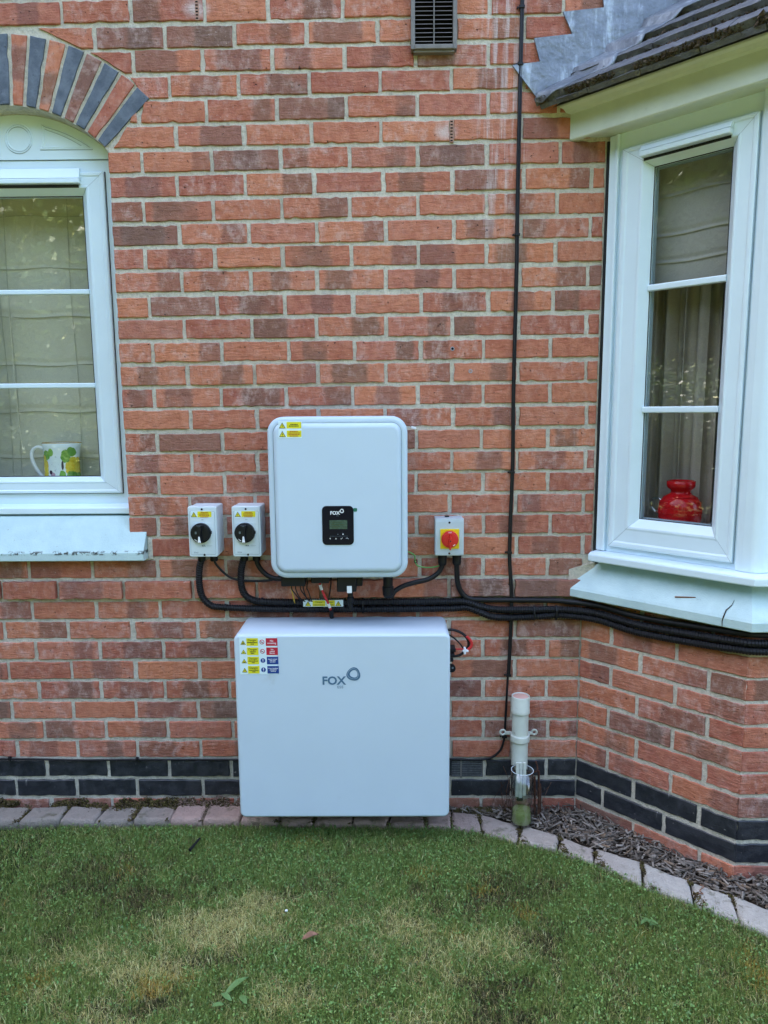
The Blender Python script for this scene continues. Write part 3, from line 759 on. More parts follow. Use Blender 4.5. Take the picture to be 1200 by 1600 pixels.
link_mesh('frame_shadow_gap', *frame_moulding(sx0-.003, sx1+.003, sz0-.003, sz1+.003, sx0+.002, sx1-.002, sz0+.002, sz1-.002, [(0, -.001), (1, -.001)], idy), M['gap'], win)
link_mesh('pane', *join(quad_y(gx0-.004, gx1+.004, gz0-.004, gz1+.004, YF+.018)), M['glass'], win)
for bz in (1.893, 1.576):
    link_mesh('glazing_bar', *front_prism(lambda i: rrect((gx0+gx1)/2, bz, gx1-gx0+.004, .017-2*i*.9, .0005, 1), YF+.017, YF+.006, .004), M['upvc'], win)
ov = link_mesh('trickle_vent', *join(box(wl+.12, wr-.122, YF-.030, YF-.012, 2.236, 2.252, .003), loft([[(x, YF-.012, 2.252), (x, YF-.012, 2.285), (x, YF-.02, 2.285), (x, YF-.030, 2.2525)] for x in (wl+.12, wr-.122)])), M['upvc'], win)
link_mesh('vent_slot', *box(wl+.125, wr-.13, YF-.0145, YF-.0125, 2.226, 2.2358), M['gap'], ov if False else win)
panel_pts = [(wl+.002, 2.3185)]+[(wr-.002, 2.3185)]+[(WC+(OHW-.002)*math.cos(math.pi*k/28), arc(WC+(OHW-.002)*math.cos(math.pi*k/28))-.001) for k in range(29)]
pan = link_mesh('arched_panel', *poly_y(panel_pts, YF+.03, YF-.004), M['upvc'], win)
def bead(pts, name='panel_moulding'):
    link_mesh(name, *tube(pts, .0030, 6), M['upvc'], win)
    link_mesh('panel_groove', *tube([(x, y-.0006, z-.0036) for x, y, z in pts], .0011, 5), M['grey_line'], win)
cz = 2.386
for rad in (.045, .039): bead([(WC+rad*math.cos(2*math.pi*k/32), YF-.004, cz+rad*math.sin(2*math.pi*k/32)) for k in range(33)])
for sg in (1, -1):
    for e in (0, .009):
        tri = [(.071+e, 2.352+e*.7)]
        pts = []
        for k in range(9):
            a = k/8; pts.append((.071+e+.012*math.sin(a*math.pi*.75), 2.352+e*.5+(.079-1.9*e)*a))
        for k in range(1, 11):
            a = k/10; x = .078+e+(.168-2.6*e)*a; pts.append((x, AZ+math.sqrt((RI-.022-e*.9)**2-x*x)*1.0-.004-.010*a+(.008 if e == 0 else .004)*a))
        pts[-1] = (.246-2.2*e, 2.352+e*.6); pts.append(pts[0])
        bead([(WC+sg*x, YF-.004, z) for x, z in pts])
link_mesh('upvc_cill', *loft([[(x, y, z) for y, z in [(YF+.05, 1.160), (YF-.002, 1.160), (.036, 1.153), (.030, 1.149), (.030, 1.132), (.034, 1.129), (YF+.05, 1.129)]] for x in (wl+.002, wr-.002)]), M['upvc'], win)
sillp = [(.10, 1.128), (.034, 1.122), (-.040, 1.012), (-.046, 1.004), (-.046, .979), (-.043, .976), (.02, .976), (.10, .976)]
hornp = [(.0, 1.0715), (-.040, 1.012), (-.046, 1.004), (-.046, .979), (-.043, .976), (.03, .976)]
sill = link_mesh('stone_sill', *join(loft([[(x, y, z) for y, z in sillp] for x in (wl-.001, -.92)]), loft([[(x, y, z) for y, z in hornp] for x in (-.9198, -.872, -.868)]), loft([[(x, y, z) for y, z in hornp] for x in (wl-.055, wl-.002)])), M['stone'], house)
link_mesh('sill_mortar', *box(-.867, -.850, -.002, .02, .972, 1.05, .003), M['mortar'], house)

def room(name, x0, x1, y0, y1, z0, z1, openfront=True):
    V = [(x0, y0, z0), (x1, y0, z0), (x1, y1, z0), (x0, y1, z0), (x0, y0, z1), (x1, y0, z1), (x1, y1, z1), (x0, y1, z1)]
    F = [[0, 1, 2, 3], [7, 6, 5, 4], [1, 5, 6, 2], [3, 2, 6, 7], [0, 3, 7, 4]]
    return link_mesh(name, V, F, M['room'], house)
room('window_recess', wl-.02, wr+.02, .14, .9, 1.19, 2.33)
link_mesh('window_board', *box(wl, wr, .12, .34, 1.18, 1.205, .006), M['board'], house)
link_mesh('inner_reveal', *join(box(wl-.02, wl+.02, .14, .34, 1.2, 2.33), box(wr-.02, wr+.02, .14, .34, 1.2, 2.33)), M['board'], house)
# roman blind: soft horizontal folds, two vertical seams
def roman_blind(name, x0, x1, y, z0, z1, folds, seams, mat, label, amp=.006, to=None, parent=None, tails=None):
    to = to or (lambda x, y, z: (x, y, z)); V, F = [], []; nx, nz = 30, 150
    for j in range(nz+1):
        z = z0+(z1-z0)*j/nz
        for i in range(nx+1):
            x = x0+(x1-x0)*i/nx; d = 0
            for f in folds:
                t_ = (z-f-.003*math.sin(x*23+f*9))
                d += .0030*math.exp(-(t_/.004)**2) - .0035*math.exp(-((t_-.009)/.008)**2)
            for s in seams: d += .0035*math.exp(-((x-s-.003*math.sin(z*9))/.004)**2)
            d += amp*.5*mnoise.noise((x*6, z*5, 2))
            V.append(to(x, y-d, z))
    for j in range(nz):
        for i in range(nx): a = j*(nx+1)+i; F.append([a, a+1, a+nx+2, a+nx+1])
    o = link_mesh(name, V, F, mat, parent, smooth=True)
    for f in folds:
        link_mesh('fold_seam', *tube([to(x0+(x1-x0)*k/20, y-.0032, f+.003*math.sin((x0+(x1-x0)*k/20)*23+f*9)-.002) for k in range(21)], .0013, 5), M['seam'], o)
    for q in seams:
        link_mesh('side_seam', *tube([to(q+.003*math.sin((z0+(z1-z0)*k/20)*9), y-.0042, z0+(z1-z0)*k/20) for k in range(21)], .0009, 5), M['seam'], o)
    return o
bl = roman_blind('roman_blind', -1.545, wr-.03, .245, 1.215, 2.30, (2.184, 2.003, 1.832, 1.658, 1.487, 1.318), (-1.178, -1.408, -1.44), M['blind'], '')
tag(bl, 'cream roman blind behind the arched window, behind the lemon jug', 'blind')
cd = link_mesh('blind_cord', *tube(smooth_path([(-1.397, .21, 1.9), (-1.395, .208, 1.6), (-1.390, .208, 1.40), (-1.383, .208, 1.345), (-1.378, .208, 1.335), (-1.380, .208, 1.36)], 6), .0016, 5), M['blind'], bl)
# lemon jug
jc = (-1.222, .165)
prof = [(.001, 1.207), (.056, 1.206), (.061, 1.212), (.0615, 1.25), (.060, 1.31), (.0605, 1.355), (.064, 1.374), (.0625, 1.3755), (.058, 1.352), (.057, 1.25), (.001, 1.215)]
V, F = lathe(prof, (jc[0], jc[1], 0), 40)
V = [(x+(.010*max(0, (x-jc[0])/.064)**6 if z > 1.345 else 0), y, z) for x, y, z in V]
jug = thing('jug', 'white jug painted with lemons on the window board inside the arched window', 'jug', (jc[0], jc[1], 1.205))
link_mesh('jug_body', V, F, M['jug'], jug, smooth=True)
hp = smooth_path([(jc[0]-.055, jc[1], 1.348), (jc[0]-.085, jc[1], 1.358), (jc[0]-.108, jc[1], 1.340), (jc[0]-.105, jc[1], 1.300), (jc[0]-.082, jc[1], 1.258), (jc[0]-.056, jc[1], 1.232)], 6)
link_mesh('handle', *tube(hp, .0065, 10), M['board'], jug, smooth=True)

# ------------------------------------------------------------------ bay window
WO = -.03                                                # frame plane, measured inwards
bayto = lambda s, d, z: tuple(bay(s, z, WO-d))
sE = LB+WO*.41421356                                      # mitre corner of the frame plane
bwin = link_mesh('bay_window', *join(*[xform(box(a, b, 0, .06, c, e), Matrix(((D45.x, -N45.x, 0, P0.x+N45.x*WO), (D45.y, -N45.y, 0, P0.y+N45.y*WO), (0, 0, 1, 0), (0, 0, 0, 1)))) for a, b, c, e in ((.040, .088, 1.0, 2.345), (.480, .494, 1.0, 2.345), (.088, .480, 1.0, 1.03), (.088, .480, 2.275, 2.345))]), M['upvc'], house)
tag(bwin, 'white side light of the canted bay')
bays = Matrix(((D45.x, -N45.x, 0, P0.x+N45.x*WO), (D45.y, -N45.y, 0, P0.y+N45.y*WO), (0, 0, 1, 0), (0, 0, 0, 1)))
def baybox(a, b, d0, d1, c, e, bev=0): return xform(box(a, b, d0, d1, c, e, bev), bays)
# applied stile by the wall with a raised moulding
link_mesh('frame_extension', *join(baybox(.037, .062, -.010, -.0005, 1.002, 2.34, .002), baybox(.060, .070, -.016, -.0005, 1.002, 2.34, .002)), M['upvc'], bwin)
b0 = (.083, .4845, 1.020, 2.290); g0 = (.178, .412, 1.120, 2.222)
link_mesh('sash', *frame_moulding(*b0, *g0, SASH, bayto), M['upvc'], bwin)
link_mesh('frame_shadow_gap', *frame_moulding(b0[0]-.003, b0[1]+.003, b0[2]-.003, b0[3]+.003, b0[0]+.002, b0[1]-.002, b0[2]+.002, b0[3]-.002, [(0, -.001), (1, -.001)], bayto), M['grey_line'], bwin)
link_mesh('gasket', *frame_moulding(g0[0]-.002, g0[1]+.002, g0[2]-.002, g0[3]+.002, g0[0]+.003, g0[1]-.003, g0[2]+.003, g0[3]-.003, [(0, .013), (1, .013)], bayto), M['gap'], bwin)
for ln in mitres(b0[0], b0[1], b0[2], b0[3], g0[0], g0[1], g0[2], g0[3], bayto, 0): link_mesh('sash_joint_line', *ln, M['grey_line'], bwin)
link_mesh('pane', [bayto(g0[0]-.004, .018, g0[2]-.004), bayto(g0[1]+.004, .018, g0[2]-.004), bayto(g0[1]+.004, .018, g0[3]+.004), bayto(g0[0]-.004, .018, g0[3]+.004)], [[0, 1, 2, 3]], M['glass'], bwin)
link_mesh('glazing_spacer', *frame_moulding(g0[0]-.003, g0[1]+.003, g0[2]-.003, g0[3]+.003, g0[0]+.004, g0[1]-.004, g0[2]+.004, g0[3]-.004, [(0, .026), (1, .026), (1, .040)], bayto), M['grey_line'], bwin)
for bz in (1.858, 1.478):
    V, F = front_prism(lambda i: rrect((g0[0]+g0[1])/2, bz, g0[1]-g0[0]+.004, .020-2*i*.9, .0005, 1), .017, .004, .004)
    link_mesh('glazing_bar', [bayto(x, y, z) for x, y, z in V], F, M['upvc'], bwin)
V, F = join(box(.150, .418, -.036, -.012, 2.246, 2.262, .003), loft([[(x, -.012, 2.262), (x, -.012, 2.282), (x, -.022, 2.280), (x, -.036, 2.2625)] for x in (.150, .418)]))
link_mesh('trickle_vent', [bayto(x, y, z) for x, y, z in V], F, M['upvc'], bwin)
link_mesh('vent_slot', *baybox(.155, .413, -.0145, -.0125, 2.238, 2.2458), M['gap'], bwin)
# rounded corner post
cpx = bay(sE, 0, WO); ring = []
pp = [bay(.4945, 0, WO), bay(.4945, 0, WO+.012), bay(.515, 0, WO+.016)]
c2 = bay(LB+(WO+.016)*.41421356, 0, WO+.016)
pp += [pp[2].lerp(c2, t_) for t_ in (.35, .6)]
e2 = bayf(.030, 0, WO+.016)
for t_ in (.2, .4, .6, .8): pp.append((pp[4].lerp(c2, t_)).lerp(c2.lerp(e2, t_), t_))
pp += [e2, bayf(.055, 0, WO+.012), bayf(.055, 0, WO-.05), bay(.4945, 0, WO-.05)]
link_mesh('corner_post', *loft([[(p.x, p.y, z) for p in pp] for z in (1.0005, 2.344)]), M['upvc'], bwin)
link_mesh('front_sash', *frame_moulding(CX+.058, CX+.80, 1.02, 2.29, CX+.14, CX+.72, 1.12, 2.222, SASH, lambda x, d, z: (x, CY-WO+d, z)), M['upvc'], bwin)
link_mesh('front_frame', *join(box(CX+.0555, CX+.09, CY-WO, CY-WO+.06, 1.0, 2.344), box(CX+.77, CX+1.2, CY-WO, CY-WO+.06, 1.0, 2.344), box(CX+.09, CX+.77, CY-WO, CY-WO+.06, 1.0, 1.03), box(CX+.09, CX+.77, CY-WO, CY-WO+.06, 2.275, 2.344)), M['upvc'], bwin)
link_mesh('front_pane', *quad_y(CX+.135, CX+.725, 1.115, 2.226, CY-WO+.018), M['glass'], bwin)
link_mesh('bay_cill', *bay_sweep([(-.06, 1.000), (.012, .9985), (.026, .993), (.0275, .989), (.0275, .972), (.024, .968), (-.06, .968)], s_start=.036), M['upvc'], bwin)
link_mesh('sealant_shadow_strip', *loft([[(x, y, z) for x, y in ((.683, .002), (.684, -.0015), (.700, -.0015), (.720, .010), (.720, .03), (.683, .03))] for z in (.95, 2.33)]), M['gap'], bwin)  # sealant joint darkened: the shadow beside the frame is put into its colour
bsill = link_mesh('bay_stone_sill', *bay_sweep([(-.09, .965), (-.045, .958), (.036, .872), (.0415, .864), (.0415, .839), (.038, .836), (-.09, .836)]), M['stone'], house)
link_mesh('sill_crack', *tube([tuple(bay(s, z, o)) for s, z, o in ((.505, .914, -.001), (.503, .900, .0125), (.493, .886, .0265), (.492, .870, .040), (.489, .855, .0425), (.490, .838, .0425))], lambda i: (.0004, .0010, .0017, .0020, .0014, .0008)[i], 5), M['soil'], bsill)
link_mesh('corner_mortar', *loft([[(.60, y, z) for y, z in ((-.001, .838), (-.001, .93), (.02, .93), (.02, .838))], [(.688, y, z) for y, z in ((-.004, .90), (-.004, .955), (.02, .955), (.02, .838))]]), M['mortar'], house)

# interior of the bay
rm = [(.69, .10), (CX+.06, CY+.10), (CX+1.1, CY+.10), (3.2, .3), (3.2, 3.2), (.35, 3.2), (.35, .14), (.69, .14)]
V, F = loft([[(x, y, z) for x, y in rm] for z in (.35, 2.45)], True, True)
keep = [f for k, f in enumerate(F) if not (k < 2)]
link_mesh('bay_room', V, keep, M['room'], house)
bb = [bay(-.02, 0, WO-.05), bay(sE-.02, 0, WO-.05), bay(sE+.15, 0, WO-.35), bay(-.05, 0, WO-.30)]
link_mesh('bay_window_board', *loft([[(p.x, p.y, z) for p in bb] for z in (1.060, 1.085)]), M['board'], house)
bto = lambda x, y, z: tuple(bay(x, z, -y))
b2 = roman_blind('roman_blind', .06, .46, .125, 1.878, 2.30, (2.150, 2.030, 1.945), (), M['blind2'], '', .006, bto)
tag(b2, 'grey beige roman blind half drawn behind the bay window above the red vase', 'blind')
link_mesh('blind_fringe', *join(*[tube([bto(.062+k*.0066, .127, 1.880), bto(.062+k*.0066, .127, 1.862)], .0022, 5) for k in range(60)]), M['blind2'], b2)
def curtain(name, s0, s1, off, z0, z1, mat, freq, amp, to):
    V, F = [], []; nx, nz = 90, 6
    for j in range(nz+1):
        for i in range(nx+1):
            s = s0+(s1-s0)*i/nx; z = z0+(z1-z0)*j/nz
            ph = s*freq+.9*mnoise.noise((s*7, z*.5, 3)); V.append(to(s+.006*math.sin(ph*1.7), off+amp*math.sin(ph)+.4*amp*math.sin(2.3*ph+1), z))
    for j in range(nz):
        for i in range(nx): a = j*(nx+1)+i; F.append([a, a+1, a+nx+2, a+nx+1])
    return link_mesh(name, V, F, mat, None, smooth=True)
tag(curtain('curtain', -.02, .345, .235, 1.087, 2.34, M['curtain'], 105, .020, bto), 'pale beige pleated curtain behind the bay side light, left of and behind the red vase', 'curtain')
tag(curtain('curtain', .345, .62, .33, 1.087, 2.34, M['curtain_shaded'], 80, .018, bto), 'darker brown curtain with the room shade in its colour at the right edge of the bay side light', 'curtain')
vs = thing('vase', 'red glass vase with a clear handle on the bay window board', 'vase', tuple(bay(.272, 1.085, -.135)))
vb = bay(.272, 0, -.135)
prof = [(.001, 1.087), (.050, 1.087), (.060, 1.098), (.067, 1.125), (.069, 1.150), (.065, 1.175), (.052, 1.194), (.036, 1.203), (.030, 1.209), (.031, 1.216), (.042, 1.224), (.0445, 1.230), (.0445, 1.246), (.040, 1.247), (.030, 1.22), (.001, 1.20)]
link_mesh('vase_body', *lathe(prof, (vb.x, vb.y, 0), 40), M['vase'], vs, smooth=True)
for k in range(12):
    zz = 1.10+k*.0085; rr2 = np.interp(zz, [1.098, 1.125, 1.150, 1.175, 1.194], [.060, .067, .069, .065, .052])
    link_mesh('glass_thread', *tube([(vb.x+(rr2+.0002)*math.cos(a*math.pi/20), vb.y+(rr2+.0002)*math.sin(a*math.pi/20), zz+.002*math.sin(a*.31+k)) for a in range(41)], .0011, 5, False), M['vase'], vs, smooth=True) if k % 2 else None
hpth = [vb-D45*.064+Vector((0, 0, 1.140)), vb-D45*.082+Vector((0, 0, 1.138)), vb-D45*.098+Vector((0, 0, 1.156)), vb-D45*.092+Vector((0, 0, 1.180)), vb-D45*.072+Vector((0, 0, 1.182)), vb-D45*.056+Vector((0, 0, 1.172))]
link_mesh('handle', *tube(smooth_path(hpth, 6), .0045, 8), M['handle'], vs, smooth=True)

# ------------------------------------------------------------------ bay roof
TK = math.tan(R(42)); UX = math.cos(R(42)); UZ = math.sin(R(42))
def roof_pt(s, u, h=0.0):
    """s along the eaves of the side facet, u up the slope, h above the facet"""
    off = .122-u*UX; return bay(s, 2.44+u*UZ, off)+(N45*UZ+Vector((0, 0, UX)))*h
roof = link_mesh('bay_roof', *loft([[bay_path(.118, -.02)[k]+(2.425,) for k in range(3)], [bay_path(-.70, -.02)[k]+(2.425+.818*TK,) for k in range(3)]], False, False, False), M['tile'], house)
rt = random.Random(5)
def tile_mesh(s0, s1, u0, u1, h0, h1, th, clip=True):
    nn = 5; top, bot = [], []
    V = []
    for u, hh in ((u0, h0), (u1, h1)):
        for k in range(nn+1):
            s = s0+(s1-s0)*k/nn; ju = rt.gauss(0, .0018) if u == u0 else 0
            V.append(tuple(roof_pt(s, u+ju, hh+rt.gauss(0, .0006)))); 
    for u, hh in ((u0, h0-th), (u1, h1-th)):
        for k in range(nn+1):
            s = s0+(s1-s0)*k/nn; V.append(tuple(roof_pt(s, u+rt.gauss(0, .0015), hh+rt.gauss(0, .0008))))
    n = nn+1; F = []
    for k in range(nn):
        F += [[k, k+1, n+k+1, n+k], [2*n+k, 3*n+k, 3*n+k+1, 2*n+k+1], [k, 2*n+k, 2*n+k+1, k+1], [n+k, n+k+1, 3*n+k+1, 3*n+k]]
    F += [[0, n, 3*n, 2*n], [n-1, 3*n-1, 4*n-1, 2*n-1]]
    return V, F
GAUGE = .107
for r_ in range(-1, 7):
    ub_ = -.018+max(r_, 0)*GAUGE if r_ >= 0 else -.026
    x = -.20+(.08 if r_ % 2 else 0)+rt.uniform(-.01, .01)
    while x < LB+.12*.41:
        # start where the wall plane cuts the tile row, stop at the hip
        off_b = .122-ub_*UX; s_wall = -off_b+.004; s_hip = LB+off_b*.41421356-.004
        a, b = max(x, s_wall), min(x+.163, s_hip)
        if b-a > .02:
            up_ = .12 if r_ < 0 else .155
            link_mesh('tile', *tile_mesh(a, b, ub_, ub_+up_, .034 if r_ >= 0 else .013, .010, .023 if r_ >= 0 else .015), M['tile'], roof)
        x += .166
# front facet: the same rows, out of frame
for r_ in range(0, 6):
    ub_ = -.018+r_*GAUGE; off = .122-ub_*UX; V = []
    p = bay_path(off, 0)[1]; q = bay_path(off-.155*UX, 0)[1]
    link_mesh('front_tile_course', *loft([[(x, y-(.03 if k < 2 else .01)*.3, z) for k, (x, y, z) in enumerate(((p[0], p[1], 2.44+ub_*UZ+.012), (p[0], p[1], 2.44+ub_*UZ+.030), (q[0], q[1], 2.44+(ub_+.155)*UZ+.014)))], [(x, y, z) for (x, y, z) in ((2.3, p[1], 2.44+ub_*UZ+.012), (2.3, p[1], 2.44+ub_*UZ+.030), (2.3, q[1], 2.44+(ub_+.155)*UZ+.014))]], True, True), M['tile'], roof)
# moss and debris lying along the lower edges of the tiles
DV, DF = [], []
for r_ in range(0, 5):
    ub_ = -.018+r_*GAUGE
    for k in range(900 if r_ < 3 else 500):
        s = rt.uniform(-.12, .6); c = roof_pt(s, ub_-rt.random()*.008-.004, .018+rt.random()*.009-.008)
        if r_ == 0: c = roof_pt(s, ub_-rt.random()*.004, .012+rt.random()*.02)
        if mnoise.noise((s*9, r_*3.1, 0)) < -.32 or c.y > -.01: continue
        n = len(DV); rad = rt.uniform(.002, .0055)
        for q in range(4): DV.append(tuple(c+Vector((rt.gauss(0, 1), rt.gauss(0, 1), rt.gauss(0, .8)))*rad))
        DF += [[n, n+1, n+2], [n, n+2, n+3], [n, n+3, n+1], [n+1, n+3, n+2]]
tag(link_mesh('moss_debris', DV, DF, M['debris'], roof), kind='stuff')
# lead: stepped cover on the wall plus apron dressed over the tiles
L1 = [(.372, 2.556), (.459, 2.566), (.439, 2.634), (.559, 2.645), (.527, 2.709), (.655, 2.720), (.632, 2.86), (1.16, 3.10), (1.16, 2.90), (.462, 2.447)]
lead = link_mesh('lead_flashing', *poly_y(L1, -.004, -.011), M['lead'], roof)
V, F = [], []; na = 60; nb = 6
for i in range(na+1):
    u = -.020+.72*i/na; off = .122-u*UX
    stepfrac = ((u+.018) % GAUGE)/GAUGE
    h = .032-(.018*stepfrac)+.004
    w = .085+.016*math.sin(stepfrac*6.28+.6)+.01*math.sin(i*.9)+(.0 if i > 6 else -.012*(6-i))
    for j in range(nb+1):
        s = -off+.006+(w*1.41)*j/nb
        V.append(tuple(roof_pt(s, u-.012*(j/nb), h+.008*(1-j/nb)**2)))
for i in range(na):
    for j in range(nb): a = i*(nb+1)+j; F.append([a, a+1, a+nb+2, a+nb+1])
ap = link_mesh('lead_apron', V, F, M['lead'], roof, smooth=True)
md = ap.modifiers.new('thick', 'SOLIDIFY'); md.thickness = .003; md.offset = 1
fas = link_mesh('fascia', *bay_sweep([(.060, 2.415), (.060, 2.337), (.057, 2.334), (.044, 2.334), (.044, 2.415)]), M['fascia'], house)
link_mesh('upper_moulding', *bay_sweep([(.085, 2.448), (.085, 2.434), (.076, 2.428), (.070, 2.417), (.0605, 2.413), (.03, 2.413), (.03, 2.448)]), M['fascia'], fas)
link_mesh('soffit', *bay_sweep([(.0435, 2.350), (.0435, 2.343), (-.09, 2.343), (-.09, 2.350)]), M['fascia'], fas)

# ------------------------------------------------------------------ vent grille high on the wall
vt = thing('vent_grille', 'grey plastic louvred vent grille at the top of the brick wall', 'vent', (.124, 0, 2.66))
vx0, vx1, vz0, vz1 = .052, .196, 2.598, 2.80
link_mesh('vent_frame', *join(box(vx0, vx0+.013, -.028, -.001, vz0, vz1, .002), box(vx1-.013, vx1, -.028, -.001, vz0, vz1, .002), box(vx0+.0125, vx1-.0125, -.030, -.001, vz0, vz0+.014, .002), box(vx0+.0125, vx1-.0125, -.028, -.001, vz1-.014, vz1, .002), box(vx0+.008, vx1-.008, -.022, -.001, vz0-.007, vz0+.001, .002)), M['vent'], vt)
link_mesh('vent_back', *box(vx0+.012, vx1-.012, -.008, -.0012, vz0+.012, vz1-.012), M['dark'], vt)
for k in range(14):
    z = vz0+.022+k*.0125; V, F = loft([[(x, -.026, z), (x, -.0245, z+.0022), (x, -.012, z+.008), (x, -.0125, z+.006)] for x in (vx0+.012, vx1-.012)])
    link_mesh('slat', V, F, M['vent'], vt)
link_mesh('vent_mullion', *box(.1225, .1258, -.0285, -.012, vz0+.012, vz1-.012), M['vent'], vt)

# ------------------------------------------------------------------ inverter
inv = thing('inverter', 'white wall box with rounded corners and a small black display, above the larger battery box', 'inverter', (-.189, 0, .937))
ix0, ix1, iz0, iz1 = -.4125, .0355, .939, 1.464
def rr_in(i, r=.052): return rrect((ix0+ix1)/2, (iz0+iz1)/2, ix1-ix0-2*i, iz1-iz0-2*i, max(r-i, .004), 8)
rings = [[(x, y, z) for x, z in rr_in(i)] for i, y in ((.012, -.016), (.012, -.03), (0, -.034), (0, -.146), (.0015, -.151), (.005, -.1545), (.010, -.156), (.0185, -.1565), (.0205, -.1555), (.0225, -.161), (.026, -.1665), (.031, -.1695), (.037, -.170))]
link_mesh('cover', *loft(rings), M['box'], inv, smooth=True)
link_mesh('rim_line', *tube([(x, -.1568, z) for x, z in rr_in(.0195)]+[(*[(x, -.1568, z) for x, z in rr_in(.0195)][0],)], .0009, 5, False), M['grey_line'], inv)
scr = link_mesh('display', *front_prism(lambda i: rrect(-.1895, 1.116, .1015-2*i, .127-2*i, .014, 6), -.168, -.1722, .0012), M['screen_black'], inv)
link_mesh('lcd', *front_prism(lambda i: rrect(-.188, 1.119, .057-2*i, .029-2*i, .001, 2), -.172, -.1727, .0002), M['lcd'], inv)
for k, (w_, xo) in enumerate(((.034, -.004), (.040, -.002), (.028, -.006))):
    link_mesh('lcd_line', *quad_y(-.188+xo-w_/2, -.188+xo+w_/2, 1.1255-k*.0075, 1.1285-k*.0075, -.17285), M['lcd_seg'], inv)
text('FOX', -.1985, 1.1565, -.1726, .0155, M['ink_white'], inv, bold=.0004)
text('ESS', -.190, 1.1475, -.1726, .0045, M['ink_grey'], inv)
def swirl(cx, cz, r, y, mat, parent):
    def blob(rad, ox, oz, ph): return [(cx+ox*r+r*rad*(1+.055*math.cos(3*a+ph))*math.cos(a), cz+oz*r+r*rad*(1+.055*math.cos(3*a+ph))*math.sin(a)) for a in [2*math.pi*k/48 for k in range(48)]]
    o1, i1 = blob(1.0, 0, 0, 2.2), blob(.80, -.06, .05, 2.2)
    o2, i2 = blob(.75, -.05, .05, 2.4), blob(.56, .04, .05, 2.6)
    for o_, i_ in ((o1, i1), (o2, i2)):
        V = [(x, y, z) for x, z in o_]+[(x, y, z) for x, z in i_]
        link_mesh('logo_ring', V, [[k, (k+1) % 48, 48+(k+1) % 48, 48+k] for k in range(48)], mat, parent)
swirl(-.1765, 1.1632, .0068, -.1726, M['ink_white'], inv)
for x, s in ((-.211, '▼'), ):
    pass
def tri(pts, y, mat, parent, name): return link_mesh(name, [(x, y, z) for x, z in pts], [list(range(len(pts)))], mat, parent)
bz_ = 1.0735
tri([(-.2145, bz_+.002), (-.2165+.002-.0025, bz_+.002), (-.2145, bz_-.0028)][::-1], -.1726, M['ink_white'], inv, 'down_icon')
tri([(-.2135, bz_+.002), (-.2169, bz_+.002), (-.2152, bz_-.0025)], -.17262, M['ink_white'], inv, 'down_icon')
tri([(-.1985, bz_-.002), (-.1945, bz_-.002), (-.1965, bz_+.0025)], -.1726, M['ink_white'], inv, 'up_icon')
link_mesh('tick_icon', *join(tube([(-.1815, -.1726, bz_), (-.1798, -.1726, bz_-.0022), (-.1758, -.1726, bz_+.0025)], .0007, 4)), M['ink_white'], inv)
link_mesh('return_icon', *join(tube(smooth_path([(-.1645, -.1726, bz_+.0005), (-.160, -.1726, bz_+.002), (-.1565, -.1726, bz_-.0016)], 4), .0006, 4)), M['ink_white'], inv)
link_mesh('button_line', *quad_y(-.216, -.158, 1.0812, 1.0816, -.1726), M['ink_grey'], inv)
link_mesh('status_light', *disc_y(-.1735, 1.0875, .0020, -.172, -.1729, 12, .0003), M['ink_white'], inv)
link_mesh('status_light', *disc_y(-.190, 1.0875, .0014, -.172, -.1728, 12, .0003), M['ink_grey'], inv)
link_mesh('film_tab', *front_prism(lambda i: rrect(-.1335, 1.1665, .0125-2*i, .0115-2*i, .003, 4), -.170, -.1707, .0001), M['green_tape'], inv)

def bolt(cx, cz, h, y, parent, mat=None):
    P = [(.08, .5), (-.22, -.05), (.0, -.05), (-.12, -.5), (.24, .12), (.02, .12), (.20, .5)]
    link_mesh('bolt_symbol', [(cx+x*h, y, cz+z*h) for x, z in P], [[6, 0, 1, 2, 5], [5, 2, 3, 4]], mat or M['ink'], parent)
def warn_tri(cx, cz, w, y, parent, sym='bolt'):
    h = w*.87; A = [(cx-w/2, cz-h/2), (cx+w/2, cz-h/2), (cx, cz+h/2)]
    c0 = cz-h/2+h/3
    tri(A, y, M['ink'], parent, 'warning_triangle')
    k = .74; tri([(cx+(x-cx)*k, c0+(z-c0)*k) for x, z in A], y-.0003, M['label_yellow'], parent, 'triangle_field')
    if sym == 'bolt': bolt(cx, c0+.02*h, h*.52, y-.0006, parent)
    elif sym == 'flame': tri([(cx-.12*w, c0-.2*h), (cx+.12*w, c0-.2*h), (cx+.14*w, c0), (cx+.03*w, c0+.28*h), (cx-.02*w, c0+.08*h), (cx-.13*w, c0+.05*h)], y-.0006, M['ink'], parent, 'flame_symbol')
    elif sym == 'acid': link_mesh('acid_symbol', *join(quad_y(cx-.2*w, cx+.22*w, c0-.2*h, c0-.1*h, y-.0006), quad_y(cx-.14*w, cx+.0*w, c0+.02*h, c0+.1*h, y-.0006), quad_y(cx+.04*w, cx+.18*w, c0-.06*h, c0+.0*h, y-.0006)), M['ink'], parent)
    else: link_mesh('hazard_symbol', *disc_y(cx, c0, .12*w, y-.0004, y-.0007, 12, .0001), M['ink'], parent)
def print_lines(x0, x1, z1, zs, y, mat, parent, fr_):
    """rows of print too small to read in the photograph"""
    r_ = random.Random(int((x0+z1)*1e5)); V, F = [], []
    for k, f in enumerate(fr_):
        w = (x1-x0)*f; x = (x0+x1)/2-w/2; xe = x+w
        while x < xe-.0006:
            a = min(r_.uniform(.0016, .0042), xe-x); v, f_ = quad_y(x, x+a, z1-k*zs-zs*.30, z1-k*zs+zs*.30, y)
            n = len(V); V += v; F += [[q+n for q in f_[0]]]; x += a+.0009
    link_mesh('small_print', V, F, mat, parent)
